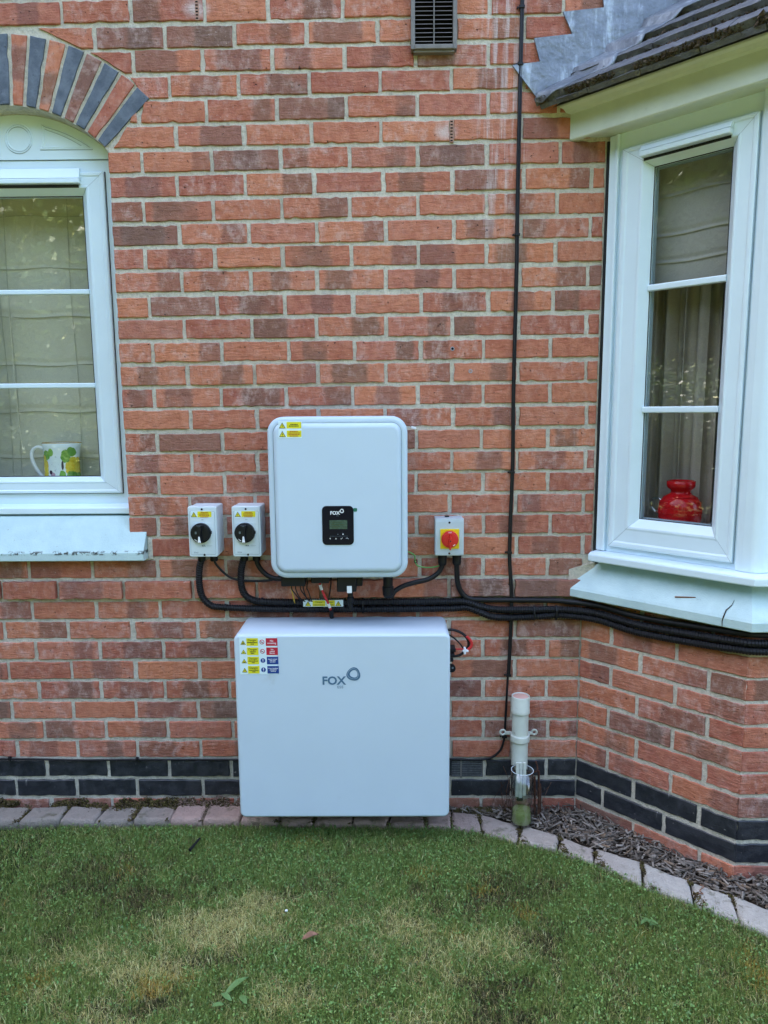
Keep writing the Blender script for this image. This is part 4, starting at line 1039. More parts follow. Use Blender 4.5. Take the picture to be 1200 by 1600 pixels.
# double warning sticker, upper left of the inverter
st = link_mesh('warning_sticker', *front_prism(lambda i: rrect(-.336, 1.4235, .074-2*i, .054-2*i, .001, 2), -.1695, -.1706, .0001), M['label_white'], inv)
for cz_, n in ((1.4375, 2), (1.4105, 4)):
    warn_tri(-.3605, cz_-.0005, .0215, -.1712, inv)
    link_mesh('yellow_field', *quad_y(-.3465, -.3005, cz_-.0100, cz_+.0100, -.1710), M['label_yellow'], inv)
    print_lines(-.345, -.302, cz_+(.0020 if n == 2 else .0072), .0048, -.1713, M['ink_red'] if n == 4 else M['ink'], inv, ([.55, .72] if n == 2 else [.62, .86, .82, .64]))

# ------------------------------------------------------------------ battery box
bat = thing('battery_box', 'large pale wall-mounted battery box close to the lawn, beneath the inverter', 'battery', (-.18, 0, .128))
bx0, bx1, bz0, bz1 = -.5315, .1710, .1285, .7655
def br_in(i): return rrect((bx0+bx1)/2, (bz0+bz1)/2, bx1-bx0-2*i, bz1-bz0-2*i, max(.020-i, .003), 6)
rings = [[(x, y, z) for x, z in br_in(i)] for i, y in ((.004, -.010), (0, -.014), (0, -.2015), (.0012, -.2055), (.0040, -.2085), (.0080, -.210))]
link_mesh('cover', *loft(rings), M['bat'], bat, smooth=True)
link_mesh('bracket', *box(-.45, .09, -.010, -.001, .20, .70), M['iso2'], bat)
YB = -.2108
text('FOX', -.2085, .6085, YB-.0002, .0385, M['logo'], bat, bold=.0011)
text('ESS', -.1875, .5875, YB-.0002, .0125, M['logo'], bat, squash=1.15)
swirl(-.1435, .6315, .0225, YB-.0002, M['logo'], bat)
link_mesh('label_sheet', *quad_y(-.513, -.391, .6325, .758, YB), M['label_white'], bat)
rows = [('flame', 'No\nsmoking', 'label_red'), ('dot', 'No\nnaked\nflames', 'label_red'), ('acid', 'Avoid contact\nwith eyes\nand skin', 'label_blue'), ('bolt', 'Wear protective\nprotective\nclothing', 'label_blue')]
rows[3] = ('bolt', 'Wear insulated\nprotective\nclothing', 'label_blue')
for k, (sy, tx, fl) in enumerate(rows):
    zc = .7415-k*.0312; xo = k*.0008
    warn_tri(-.5005+xo, zc-.001, .0175, YB-.0004, bat, sy)
    link_mesh('yellow_field', *quad_y(-.4895+xo, -.4520+xo, zc-.0125, zc+.0130, YB-.0004), M['label_yellow'], bat)
    text('Danger', -.4707+xo, zc+.0065, YB-.0007, .0098, M['ink'], bat, bold=.0001)
    print_lines(-.4880+xo, -.4535+xo, zc-.0015, .0052, YB-.0007, M['ink'], bat, [(.94, .3), (.55, .34), (.9, .3), (.86, .34)][k])
    link_mesh('colour_field', *quad_y(-.4265+xo, -.3950+xo+.006, zc-.0128, zc+.0128, YB-.0004), M[fl], bat)
    n = tx.count('\n')+1
    text(tx, -.4075+xo, zc, YB-.0007, .0086 if n == 2 else .0068 if k == 1 else .0052, M['ink_white'], bat, bold=.00012)
    if k < 2:
        link_mesh('prohibition_sign', *disc_y(-.4392+xo, zc, .0078, YB, YB-.0005, 20, .0001), M['label_red'], bat)
        link_mesh('prohibition_field', *disc_y(-.4392+xo, zc, .0058, YB-.0004, YB-.0008, 20, .0001), M['label_white'], bat)
        link_mesh('prohibition_symbol', *quad_y(-.4432+xo, -.4362+xo, zc-.0012, zc+.0008, YB-.0010), M['ink'], bat)
        link_mesh('prohibition_bar', *tube([(-.4392+xo-.0045, YB-.0011, zc+.0045), (-.4392+xo+.0045, YB-.0011, zc-.0045)], .0009, 4), M['label_red'], bat)
    else:
        link_mesh('mandatory_sign', *disc_y(-.4392+xo, zc, .0078, YB, YB-.0005, 20, .0001), M['label_blue'], bat)
        link_mesh('exclamation_mark', *join(quad_y(-.4402+xo, -.4380+xo, zc-.0015, zc+.0058, YB-.0008), quad_y(-.4402+xo, -.4380+xo, zc-.0055, zc-.0032, YB-.0008)), M['ink_white'], bat)
# sockets on the right-hand side
link_mesh('socket', *join(box(.1700, .194, -.125, -.060, .655, .668, .003), box(.1700, .190, -.120, -.064, .638, .651, .003), box(.1700, .198, -.118, -.066, .672, .682, .002)), M['black'], bat)
link_mesh('round_plug', *join(xform(disc_y(0, 0, .014, 0, -.012, 20, .002), Matrix.Translation((.186, -.085, .606))), box(.170, .188, -.092, -.076, .598, .614)), M['black'], bat)
link_mesh('plug_eye', *disc_y(.189, .609, .0035, -.096, -.0985, 12, .0005), M['ink_grey'], bat)

# ------------------------------------------------------------------ switches
def isolator(x0, label):
    t_ = thing('isolator_switch', label, 'isolator switch', (x0+.048, 0, 1.0), 'grey isolator switches with black rotary knobs')
    x1 = x0+.095; z0, z1 = 1.0005, 1.1705; cx, cz = (x0+x1)/2, (z0+z1)/2
    link_mesh('base', *front_prism(lambda i: rrect(cx, cz, .093-2*i, .168-2*i, .005, 4), -.001, -.062, .002), M['iso'], t_)
    link_mesh('seam', *front_prism(lambda i: rrect(cx, cz, .0905-2*i, .1655-2*i, .005, 4), -.060, -.0650, .0005), M['grey_line'], t_)
    link_mesh('lid', *front_prism(lambda i: rrect(cx, cz, .095-2*i, .170-2*i, .006, 5), -.0645, -.099, .003), M['iso'], t_)
    link_mesh('lid_line', *tube([(x, -.0992, z) for x, z in rrect(cx, cz-.004, .083, .146, .003, 3)]+[(x0+.0895, -.0992, cz-.004+.0705)], .0006, 4, False), M['grey_line'], t_)
    link_mesh('plate', *front_prism(lambda i: rrect(cx, cz-.004, .079-2*i, .139-2*i, .002, 3), -.0985, -.1003, .0004), M['iso'], t_)
    for zz, xx in ((z1-.009, 0), (z0+.007, .003)): link_mesh('screw', *disc_y(cx+xx, zz, .0034, -.098, -.1006, 14, .0004), M['dark'], t_)
    link_mesh('warning_sticker', *quad_y(cx-.0365, cx+.033, 1.1335, 1.1560, -.1006), M['label_white'], t_)
    warn_tri(cx-.0265, 1.1445, .0200, -.1010, t_)
    link_mesh('yellow_field', *quad_y(cx-.0145, cx+.032, 1.1355, 1.1545, -.1010), M['label_yellow'], t_)
    print_lines(cx-.012, cx+.029, 1.1505, .0048, -.1013, M['ink_red'], t_, [.6, .78, .8, .66])
    link_mesh('escutcheon', *front_prism(lambda i: rrect(cx-.001, 1.0825, .062-2*i, .068-2*i, .004, 3), -.0995, -.1018, .0005), M['iso'], t_)
    kx, kz = cx-.004, 1.083
    kn = link_mesh('knob', *join(disc_y(kx, kz, .0335, -.101, -.114, 40, .0025), disc_y(kx, kz, .0295, -.113, -.1165, 40, .0015), front_prism(lambda i: rrect(kx+.0325, kz+.0015, .006-2*i, .010-2*i, .001, 2), -.102, -.112, .001)), M['black'], t_)
    grip = [(kx-.0065, kz-.030), (kx+.0065, kz-.030), (kx+.0042, kz-.006), (kx+.0105, kz+.028), (kx-.0105, kz+.028), (kx-.0042, kz-.006)]
    link_mesh('grip', *loft([[(x, -.116, z) for x, z in grip], [(kx+(x-kx)*.85, -.131, kz+(z-kz)*.95) for x, z in grip]]), M['black'], kn)
    link_mesh('pointer', *loft([[(x, -.1305, z) for x, z in ((kx-.0052, kz-.0285), (kx+.0052, kz-.0285), (kx+.0022, kz-.0085), (kx-.0022, kz-.0085))], [(x, -.1325, z) for x, z in ((kx-.0050, kz-.0283), (kx+.0050, kz-.0283), (kx+.0021, kz-.0087), (kx-.0021, kz-.0087))]]), M['ink_white'], kn)
    link_mesh('position_mark', *join(quad_y(kx-.0175, kx-.0115, kz-.002, kz+.006, -.1168)), M['ink_grey'], kn)
    link_mesh('position_mark', *loft([[(kx-.0205, -.1166, kz-.0185), (kx-.0105, -.1166, kz-.0245), (kx-.0115, -.1166, kz-.0275), (kx-.0180, -.1166, kz-.0225)]], True, False), M['ink_white'], kn)
    text('OFF', kx, kz+.025, -.1313, .0045, M['ink_grey'], kn)
    text('ON', cx+.001, 1.1265, -.1006, .0048, M['ink_grey'], t_)
    text('SOL', cx+.002, 1.0385, -.1006, .0068, M['ink_grey'], t_, bold=.0003)
    text('isolator', cx+.0215, 1.0385, -.1006, .0060, M['grey_line'], t_)
    text('imo', cx-.0245, 1.0165, -.1006, .0098, M['ink_grey'], t_)
    for gx in (cx-.022, cx+.020):
        link_mesh('gland', *lathe([(.0001, .975), (.012, .975), (.0135, .979), (.0135, .990), (.0155, .990), (.0155, 1.0), (.0001, 1.0)], (gx, -.042, 0), 12), M['black'], t_)
    return t_
isolator(-.6935, 'grey isolator with black knob, farthest left beside the arched window')
isolator(-.5475, 'grey isolator with black knob directly next to the white inverter')
ri = thing('isolator_switch', 'grey isolator with a red rotary knob on a yellow plate, right of the inverter', 'isolator switch', (.178, 0, .995))
link_mesh('base', *front_prism(lambda i: rrect(.178, 1.0575, .0945-2*i, .1245-2*i, .002, 2), -.001, -.052, .001), M['iso2'], ri)
link_mesh('lid', *front_prism(lambda i: rrect(.178, 1.0575, .0965-2*i, .1265-2*i, .003, 3), -.0525, -.069, .0018), M['iso2'], ri)
link_mesh('lid_plate', *front_prism(lambda i: rrect(.178, 1.0555, .0925-2*i, .1150-2*i, .002, 3), -.068, -.0712, .0005), M['iso2'], ri)
link_mesh('knock_out', *box(.166, .180, -.03, -.01, 1.1205, 1.1235), M['black'], ri)
for zz in (1.1075, 1.0025): link_mesh('screw', *disc_y(.1775, zz, .0038, -.070, -.0718, 14, .0004), M['rust'] if zz < 1.05 else M['dark'], ri)
link_mesh('yellow_plate', *front_prism(lambda i: rrect(.1785, 1.0525, .0635-2*i, .0670-2*i, .001, 2), -.070, -.0745, .0008), M['yellow'], ri)
rk = link_mesh('knob', *join(disc_y(.1785, 1.0525, .0285, -.074, -.088, 40, .002), disc_y(.1785, 1.0525, .0235, -.087, -.091, 40, .0015)), M['red'], ri)
hp_ = [(.1758, 1.019), (.1808, 1.019), (.1835, 1.043), (.1835, 1.058), (.1785, 1.072), (.1730, 1.058), (.1730, 1.043)]
link_mesh('grip', *loft([[(x, -.0905, z) for x, z in hp_], [(.1785+(x-.1785)*.7, -.106, 1.0525+(z-1.0525)*.97) for x, z in hp_]]), M['red'], rk)
link_mesh('grip_screw', *disc_y(.1785, 1.0505, .0026, -.1055, -.1072, 12, .0003), M['ink'], rk)
text('OFF', .1780, 1.0765, -.0916, .0062, M['ink_white'], rk)
link_mesh('position_mark', *loft([[(.189, -.0915, 1.0310), (.196, -.0915, 1.0355), (.1945, -.0915, 1.0375), (.1875, -.0915, 1.0330)]], True, False), M['ink_white'], rk)
for gx in (.157, .2065): link_mesh('gland', *lathe([(.0001, .955), (.0125, .955), (.0150, .962), (.0150, .982), (.0160, .982), (.0160, .996), (.0001, .996)], (gx, -.034, 0), 14), M['black'], ri)

# ------------------------------------------------------------------ conduits and cables
def bpts(l, off): return [tuple(bay(s, z, off)) for s, z in l]
def fpts(l, off): return [tuple(bayf(s, z, off)) for s, z in l]
yc = -.017
low = [(-.668, -.042, .985), (-.680, -.035, .945), (-.685, -.026, .89), (-.680, yc, .845), (-.655, yc, .814), (-.613, yc, .804), (-.446, yc, .797), (-.22, yc, .795), (.05, yc, .795), (.19, yc, .796), (.245, yc, .798), (.290, yc-.01, .784), (.335, yc-.012, .768), (.40, yc, .762), (.489, yc, .765), (.575, yc, .769)]+bpts([(.07, .766), (.22, .754), (.42, .762), (.52, .770)], .017)+fpts([(.03, .772), (.25, .772), (1.1, .772)], .017)
upp = [(-.523, -.042, .985), (-.535, -.035, .945), (-.540, -.026, .90), (-.536, yc, .862), (-.512, yc, .834), (-.445, yc, .822), (-.22, yc, .820), (.044, yc, .8205), (.17, yc, .8205), (.235, yc, .820), (.300, yc-.004, .801), (.36, yc-.004, .792), (.489, yc, .790), (.575, yc, .790)]+bpts([(.07, .789), (.22, .780), (.42, .788), (.52, .794)], .017)+fpts([(.03, .796), (.25, .797), (1.1, .797)], .017)
c1 = link_mesh('corrugated_conduit', *corrugated(low, .0120), M['conduit'], None, smooth=False)
tag(c1, 'black corrugated conduit dropping from the far left isolator, the lower of the two', 'conduit', 'black corrugated conduits along the wall')
c2_ = link_mesh('corrugated_conduit', *corrugated(upp, .0125), M['conduit'], None, smooth=False)
tag(c2_, 'black corrugated conduit dropping from the isolator next to the inverter, the upper of the two', 'conduit', 'black corrugated conduits along the wall')
def ring(parent, c, ax, r, w=.003, mat='cable', name='cable_tie'):
    d = Vector(ax).normalized(); link_mesh(name, *tube([Vector(c)-d*w, Vector(c)+d*w], r, 14), M[mat], parent)
for x in (-.60,): ring(c1, (x, yc, .803), (1, 0, -.05), .0135)
ring(c2_, (-.47, yc, .825), (1, 0, -.1), .0138)
for x, z in ((-.118, .808), (.555, .779), (.478, .778)):
    link_mesh('cable_tie', *loft([[(xx, yc-.016*math.cos(a), z+.027*math.sin(a)) for a in [2*math.pi*k/16 for k in range(16)]] for xx in (x-.0025, x+.0025)]), M['cable'], c1)
ac = [(.2065, -.034, .958), (.2075, -.030, .93), (.211, -.024, .89), (.224, -.018, .855), (.250, -.014, .831), (.300, -.012, .8245), (.40, -.012, .8235), (.50, -.012, .822), (.575, -.012, .819)]+bpts([(.07, .815), (.22, .806), (.42, .814), (.52, .820)], .012)+fpts([(.03, .821), (.25, .821), (1.1, .821)], .012)
t_ = link_mesh('cable', *tube(smooth_path(ac, 10), .0092, 12), M['cable'], None, smooth=True)
tag(t_, 'smooth black cable curving right from under the red isolator', 'cable')
t_ = link_mesh('cable', *tube(smooth_path([(.157, -.034, .960), (.154, -.034, .945), (.140, -.036, .925), (.108, -.04, .906), (.06, -.045, .896), (.02, -.05, .884), (-.008, -.058, .868), (-.02, -.066, .848)], 8), .0085, 12), M['cable'], None, smooth=True)
tag(t_, 'black cable sagging from the red isolator down to the underside of the inverter', 'cable')
t_ = link_mesh('cable', *tube(smooth_path([(-.626, -.042, .985), (-.622, -.04, .965), (-.600, -.034, .935), (-.572, -.030, .912), (-.53, -.03, .902), (-.47, -.036, .902), (-.42, -.05, .912), (-.37, -.06, .945)], 8), .0042, 10), M['cable'], None, smooth=True)
tag(t_, 'thin black cable looping from the far left isolator behind the rising conduit', 'cable')
t_ = link_mesh('cable', *tube(smooth_path([(-.480, -.042, .985), (-.478, -.042, .965), (-.463, -.042, .940), (-.440, -.045, .921), (-.41, -.05, .913), (-.37, -.055, .918), (-.34, -.06, .95)], 8), .0085, 10), M['cable'], None, smooth=True)
tag(t_, 'short thick black cable from the isolator to the lower left corner of the inverter', 'cable')
ew = link_mesh('earth_wire', *tube(smooth_path([(.025, -.03, 1.003), (.045, -.026, .998), (.062, -.022, .985), (.064, -.02, .965), (.072, -.02, .950), (.095, -.022, .944), (.125, -.026, .945), (.152, -.032, .953)], 8), .0024, 8), M['wire_green'], None, smooth=True)
tag(ew, 'thin green earth wire looping between the inverter and red isolator', 'wire')
link_mesh('earth_clip', *tube([(.066+.005*math.cos(a*math.pi/6), -.021, .965+.005*math.sin(a*math.pi/6)) for a in range(13)], .0018, 6, False), M['cable'], ew)
# under the inverter
link_mesh('connector_block', *join(box(-.385, -.305, -.13, -.05, .905, .942, .003), box(-.285, -.225, -.13, -.05, .915, .942, .003), box(-.20, -.135, -.13, -.06, .885, .942, .004), box(-.14, -.115, -.11, -.07, .90, .942, .003)), M['black'], inv)
link_mesh('gland', *lathe([(.0001, .852), (.012, .852), (.0185, .862), (.0195, .880), (.0195, .890), (.0165, .892), (.0165, .94), (.0001, .94)], (-.030, -.075, 0), 18), M['black'], inv)
link_mesh('plug', *join(lathe([(.0001, .905), (.013, .905), (.014, .893), (.012, .880), (.009, .878), (.009, .862), (.012, .860), (.012, .845), (.0085, .84), (.0085, .815), (.0001, .815)], (-.157, -.10, 0), 14), xform(disc_y(0, 0, .0001, 0, -.001), Matrix.Translation((-.157, -.1, .9)))), M['black'], inv)
link_mesh('plug_label', *quad_y(-.166, -.150, .882, .906, -.1305), M['ink_white'], inv)
for pts, r, mt, lab, cat in (([(-.362, -.07, .925), (-.360, -.072, .89), (-.354, -.066, .855), (-.352, -.05, .828)], .0022, 'wire_yellow', 'short yellow wire hanging under the lower left of the inverter', 'wire'),
                       ([(-.265, -.08, .925), (-.258, -.086, .895), (-.246, -.080, .86), (-.234, -.060, .825), (-.228, -.046, .800)], .0042, 'wire_red', 'red wire hanging under the inverter across the warning label', 'wire'),
                       ([(-.222, -.08, .93), (-.224, -.078, .90), (-.230, -.066, .86), (-.236, -.04, .835)], .0024, 'cable', 'thin black wire dropping just right of the red wire', 'wire')):
    o = link_mesh('wire', *tube(smooth_path(pts, 8), r, 8), M[mt], None, smooth=True); tag(o, lab, cat)
    if mt == 'wire_red':
        link_mesh('white_sleeve', *tube([(-.2595, -.0862, .900), (-.2545, -.0852, .882)], .0052, 8), M['ink_white'], o)
        link_mesh('white_sleeve', *tube([(-.2355, -.063, .829), (-.231, -.054, .812)], .0050, 8), M['ink_white'], o)
        link_mesh('black_lead', *tube(smooth_path([(-.229, -.046, .803), (-.226, -.040, .790), (-.228, -.034, .775), (-.226, -.02, .767)], 6), .0075, 8), M['cable'], o)
for k, (xa, xb, dz_) in enumerate(((-.352, -.327, .05), (-.338, -.315, .06), (-.322, -.300, .05), (-.312, -.290, .065), (-.300, -.292, .04))):
    o = link_mesh('wire', *tube(smooth_path([(xa, -.09, .915), (xa-.004, -.092, .89), ((xa+xb)/2-.004, -.082, .915-dz_), (xb, -.06, .835)], 8), .0021, 6), M['cable'], None, smooth=True)
    tag(o, 'thin black wire in the tangle under the lower left of the inverter', 'wire', 'thin black wires under the inverter')
# warning label round the conduits
wl_ = link_mesh('conduit_label', *quad_y(-.325, -.186, .8085, .8325, yc-.0150), M['label_white'], c2_)
for x in (-.308, -.203): warn_tri(x, .8195, .021, yc-.0154, c2_)
link_mesh('label_field', *join(quad_y(-.2925, -.248, .8195, .8310, yc-.0153), quad_y(-.2925, -.248, .8100, .8190, yc-.0153), quad_y(-.244, -.215, .8100, .8310, yc-.0153)), M['label_yellow'], c2_)
text('Danger', -.270, .8250, yc-.0157, .0085, M['ink'], c2_)
text('Danger', -.229, .8245, yc-.0157, .0062, M['ink'], c2_)
print_lines(-.291, -.249, .8145, .004, yc-.0157, M['ink'], c2_, [.9])
print_lines(-.243, -.216, .8145, .004, yc-.0157, M['ink'], c2_, [.9])
# leads at the right of the battery box
o = link_mesh('battery_lead', *join(tube(smooth_path([(.165, -.09, .7400), (.190, -.092, .742), (.218, -.094, .732), (.238, -.094, .712), (.243, -.094, .690), (.234, -.094, .672), (.214, -.094, .654), (.190, -.092, .648)], 8), .0048, 8), tube(smooth_path([(.165, -.085, .730), (.190, -.088, .715), (.212, -.09, .695), (.226, -.092, .675)], 8), .0028, 8)), M['cable'], None, smooth=True)
tag(o, 'black lead looping out of the right side of the battery box', 'cable')
o = link_mesh('battery_lead', *join(tube(smooth_path([(.236, -.100, .722), (.250, -.101, .705), (.252, -.101, .688), (.240, -.100, .674)], 8), .0050, 8), tube([(.190, -.098, .676), (.226, -.099, .676)], .0030, 8)), M['wire_red'], None, smooth=True)
tag(o, 'red lead at the right side of the battery box with a white clip', 'cable')
link_mesh('white_clip', *join(box(.222, .242, -.107, -.092, .668, .676, .002), box(.226, .233, -.108, -.091, .660, .683, .002)), M['ink_white'], o)
# vertical twin cable with clips, low cable along the blue course
vc = [(.3975, -.008, 3.04), (.3975, -.008, 2.75), (.396, -.008, 2.56), (.395, -.0075, 2.30), (.3945, -.0075, 2.10), (.3955, -.0075, 1.94), (.3935, -.0075, 1.70), (.3925, -.0075, 1.52), (.3945, -.0075, 1.31), (.3905, -.009, 1.13), (.389, -.009, .98), (.394, -.012, .90), (.3975, -.012, .84), (.398, -.012, .75), (.393, -.009, .55), (.386, -.008, .34), (.381, -.008, .295), (.368, -.008, .262), (.335, -.0075, .236), (.280, -.0075, .229), (.235, -.0075, .231), (.15, -.0075, .233)]
vcab = link_mesh('cable', *tube(smooth_path(vc, 6), .0042, 8), M['cable'], None, smooth=True)
tag(vcab, 'thin black vertical cable clipped up the brick wall to the left of the bay', 'cable')
link_mesh('second_core', *tube(smooth_path([(x+.0058 if z > .3 else x, y, z-.0058 if z < .3 else z) for x, y, z in vc[:15]], 6), .0034, 8), M['cable'], vcab, smooth=True)
for z, x in ((2.725, .3975), (2.56, .396), (2.045, .396), (1.27, .3935), (.992, .389), (.548, .394), (.318, .383)):
    link_mesh('clip', *join(box(x-.0075, x+.0105, -.0145, -.001, z-.004, z+.004, .001), disc_y(x-.011 if z > .35 else x-.012, z, .003, -.001, -.008, 8, .0005)), M['cable'], vcab)
lc = link_mesh('cable', *tube(smooth_path([(-2.1, -.0055, .238), (-1.42, -.0055, .2365), (-1.15, -.0055, .231), (-.945, -.0055, .2325), (-.70, -.0055, .2315), (-.40, -.0055, .230)], 10), .0038, 8), M['cable'], None, smooth=True)
tag(lc, 'thin black horizontal cable along the top of the blue brick course', 'cable')
for x, z in ((-1.41, .2365), (-.945, .2325)): link_mesh('clip', *box(x-.005, x+.005, -.011, -.001, z-.0045, z+.009, .001), M['cable'], lc)

# ------------------------------------------------------------------ downpipe stub, glass, rods
pp_ = thing('pipe', 'white plastic downpipe stub clipped to the wall over a drinking glass', 'pipe', (.432, -.055, .23))
px_, py_ = .4315, -.055
def pipe_cut(r, z0f, z0b, z1, n=32):
    rings = []
    for zz in (0, 1):
        rings.append([(px_+r*math.cos(2*math.pi*k/n), py_+r*math.sin(2*math.pi*k/n), z1 if zz else (z0f+(z0b-z0f)*(.5+.5*math.sin(2*math.pi*k/n)))+(.018 if math.cos(2*math.pi*k/n) < -.55 else 0)) for k in range(n)])
    return loft(rings, False, False)
link_mesh('barrel', *pipe_cut(.0285, .232, .200, .455), M['pvc'], pp_, smooth=True)
link_mesh('collar', *lathe([(.0285, .430), (.0320, .430), (.0325, .432), (.0325, .444), (.0315, .446), (.0315, .490), (.0308, .492), (.0285, .492), (.0285, .484)], (px_, py_, 0), 32), M['pvc'], pp_, smooth=True)
link_mesh('cap', *lathe([(.0288, .486), (.026, .490), (.012, .492), (.0001, .4925)], (px_, py_, 0), 32), M['pvc_in'], pp_, smooth=True)
link_mesh('pipe_clip', *join(lathe([(.0288, .326), (.0335, .326), (.0338, .330), (.0338, .346), (.0335, .350), (.0288, .350)], (px_, py_, 0), 32), box(px_-.050, px_-.026, -.030, -.022, .334, .346, .002), box(px_+.026, px_+.050, -.030, -.022, .334, .346, .002)), M['pvc'], pp_, smooth=True)
for sx in (-1, 1): link_mesh('clip_ear', *tube([(px_+sx*.056+.009*math.cos(a*math.pi/10), -.026, .343+.009*math.sin(a*math.pi/10)) for a in range(21)], .0035, 8, False), M['pvc'], pp_, smooth=True)
for k, (dx, zb) in enumerate(((-.013, .135), (-.001, .128), (.012, .138))):
    link_mesh('inner_strip', *box(px_+dx-.0055, px_+dx+.0055, -.094, -.088, zb, .262, .001), M['pvc'], pp_)
link_mesh('wick_end', *box(px_-.014, px_+.008, -.098, -.086, .120, .131, .003), M['cable'], pp_)
gc = (.4315, -.112)
gl = thing('drinking_glass', 'clear glass of yellow green liquid standing on the pavers under the pipe', 'glass', (gc[0], gc[1], .047))
out = [(.0001, .0475), (.034, .0475), (.0375, .051), (.0372, .060), (.0345, .085), (.0325, .105), (.0325, .118), (.0365, .132), (.0385, .150), (.0385, .245)]
inn = [(.0368, .245), (.0368, .150), (.0345, .133), (.0305, .118), (.0305, .105), (.0325, .085), (.0350, .062), (.0330, .055), (.0001, .054)]
link_mesh('tumbler', *lathe(out+inn, (gc[0], gc[1], 0), 36), M['clear'], gl, smooth=True)
link_mesh('glass_rim', *tube([(gc[0]+.0377*math.cos(a*math.pi/20), gc[1]+.0377*math.sin(a*math.pi/20), .2455) for a in range(41)], .0012, 6, False), M['iso'], gl, smooth=True)
link_mesh('liquid', *lathe([(.0001, .0545), (.0328, .0552), (.0348, .062), (.0323, .085), (.0308, .100), (.0300, .1005), (.0001, .1005)], (gc[0], gc[1], 0), 36), M['liquid'], gl, smooth=True)
rd = thing('rusty_rods', 'two rusty iron rods standing in the mulch beside the drinking glass', 'rods', (.497, -.07, .03))
for x, y, zt_ in ((.487, -.060, .19), (.500, -.066, .215), (.508, -.055, .16)):
    link_mesh('rod', *tube(smooth_path([(x, y, .01), (x+.001, y, .10), (x-.001, y+.004, zt_)], 5), .0042, 7), M['rust'], rd)
link_mesh('bent_wire', *tube(smooth_path([(.462, -.05, .205), (.478, -.055, .207), (.493, -.055, .210), (.497, -.05, .222), (.495, -.03, .235)], 6), .0030, 7), M['rust'], rd)
rs = random.Random(11)
ds = thing('dry_stems', 'brown dead plant stems behind the white pipe', 'plant', (.40, -.03, .04))
for k in range(26):
    x = rs.choice((rs.gauss(.405, .022), rs.gauss(.505, .020))); y = -rs.uniform(.012, .045); h = rs.uniform(.05, .26) if x < .45 else rs.uniform(.03, .13)
    P_ = [(x, y, .03), (x+rs.gauss(0, .012), y+rs.gauss(0, .006), .03+h*.5), (x+rs.gauss(0, .028), min(-.006, y+rs.gauss(0, .012)), .03+h)]
    link_mesh('stem', *tube(smooth_path(P_, 4), rs.uniform(.0005, .0011), 4), M['rust'] if k % 3 else M['fallen'], ds)

# ------------------------------------------------------------------ ground
tag(link_mesh('lawn', *mortar_grid(-40, 40, lambda x: 0, lambda x: 0, 1, 1), M['lawn']), kind='structure')
bpy.data.objects.remove(bpy.data.objects['lawn'])
V, F = [], []
xs = list(np.linspace(-2.2, 2.2, 111)); ys = list(np.linspace(-1.7, .02, 45))
XS = [-60]+xs+[60]; YS = [-60]+ys+[60]
for y in YS:
    for x in XS:
        inn_ = -2.2 <= x <= 2.2 and -1.7 <= y <= -.1
        V.append((x, y, .024+(.004*mnoise.noise((x*9, y*9, 0))+.003*mnoise.noise((x*31, y*31, 5)) if inn_ else 0)))
nx = len(XS)
for j in range(len(YS)-1):
    for i in range(nx-1): a = j*nx+i; F.append([a, a+1, a+nx+1, a+nx])
lawn = tag(link_mesh('lawn', V, F, M['lawn'], None, smooth=True, center=False), kind='structure')
FR = [(-2.3, -.118), (-1.407, -.112), (-1.188, -.104), (-.958, -.106), (-.73, -.106), (-.571, -.106), (-.2, -.112), (.174, -.126), (.303, -.162), (.383, -.200), (.523, -.258), (.662, -.350), (.736, -.425), (.85, -.502), (.958, -.590), (1.06, -.68), (1.2, -.84), (1.4, -1.1)]
BK = [(-2.3, -.022), (-1.461, -.022), (-1.23, -.018), (-.996, -.014), (-.762, -.010), (-.598, -.010), (-.2, -.016), (.228, -.035), (.402, -.097), (.537, -.168), (.645, -.245), (.774, -.318), (.862, -.390), (.973, -.465), (1.057, -.530), (1.18, -.63), (1.32, -.78), (1.54, -1.06)]
def along(P, n=400):
    P = [Vector((x, y, 0)) for x, y in P]; Q = smooth_path(P, 20); L = [0]
    for a, b in zip(Q, Q[1:]): L.append(L[-1]+(b-a).length)
    return Q, L
Qf, Lf = along(FR); Qb, Lb = along(BK)
def at_len(Q, L, t):
    t *= L[-1]; k = int(np.searchsorted(L, t)); k = min(max(k, 1), len(Q)-1)
    u = (t-L[k-1])/max(L[k]-L[k-1], 1e-9); return Q[k-1].lerp(Q[k], u)
def frac_at_x(Q, L, x):
    for k in range(1, len(Q)):
        if Q[k].x >= x: return L[k]/L[-1]
    return 1.0
def paver_z(x): return .060-.015*min(max((x+.6)/.8, 0), 1)
edge = link_mesh('paved_edge', *loft([[(p.x, p.y, .026) for p in Qf], [(p.x, p.y, .026) for p in Qb]], False, False, False), M['soil'])
tag(edge, kind='structure')
jx = [-2.2, -2.06, -1.92, -1.78, -1.64, -1.49, -1.347, -1.206, -1.074, -.944, -.813, -.692, -.56, -.43, -.30, -.17, -.04, .09, .225, .276+.06, .43, .545, .650, .775, .892, .990, 1.08, 1.17, 1.27, 1.38]
jx = [-2.2, -2.06, -1.92, -1.78, -1.64, -1.49, -1.347, -1.206, -1.074, -.944, -.813, -.692, -.56, -.43, -.30, -.17, -.04, .09, .180, .290, .425, .549, .650, .775, .892, .990, 1.08, 1.17, 1.27, 1.38]
rp = random.Random(9)
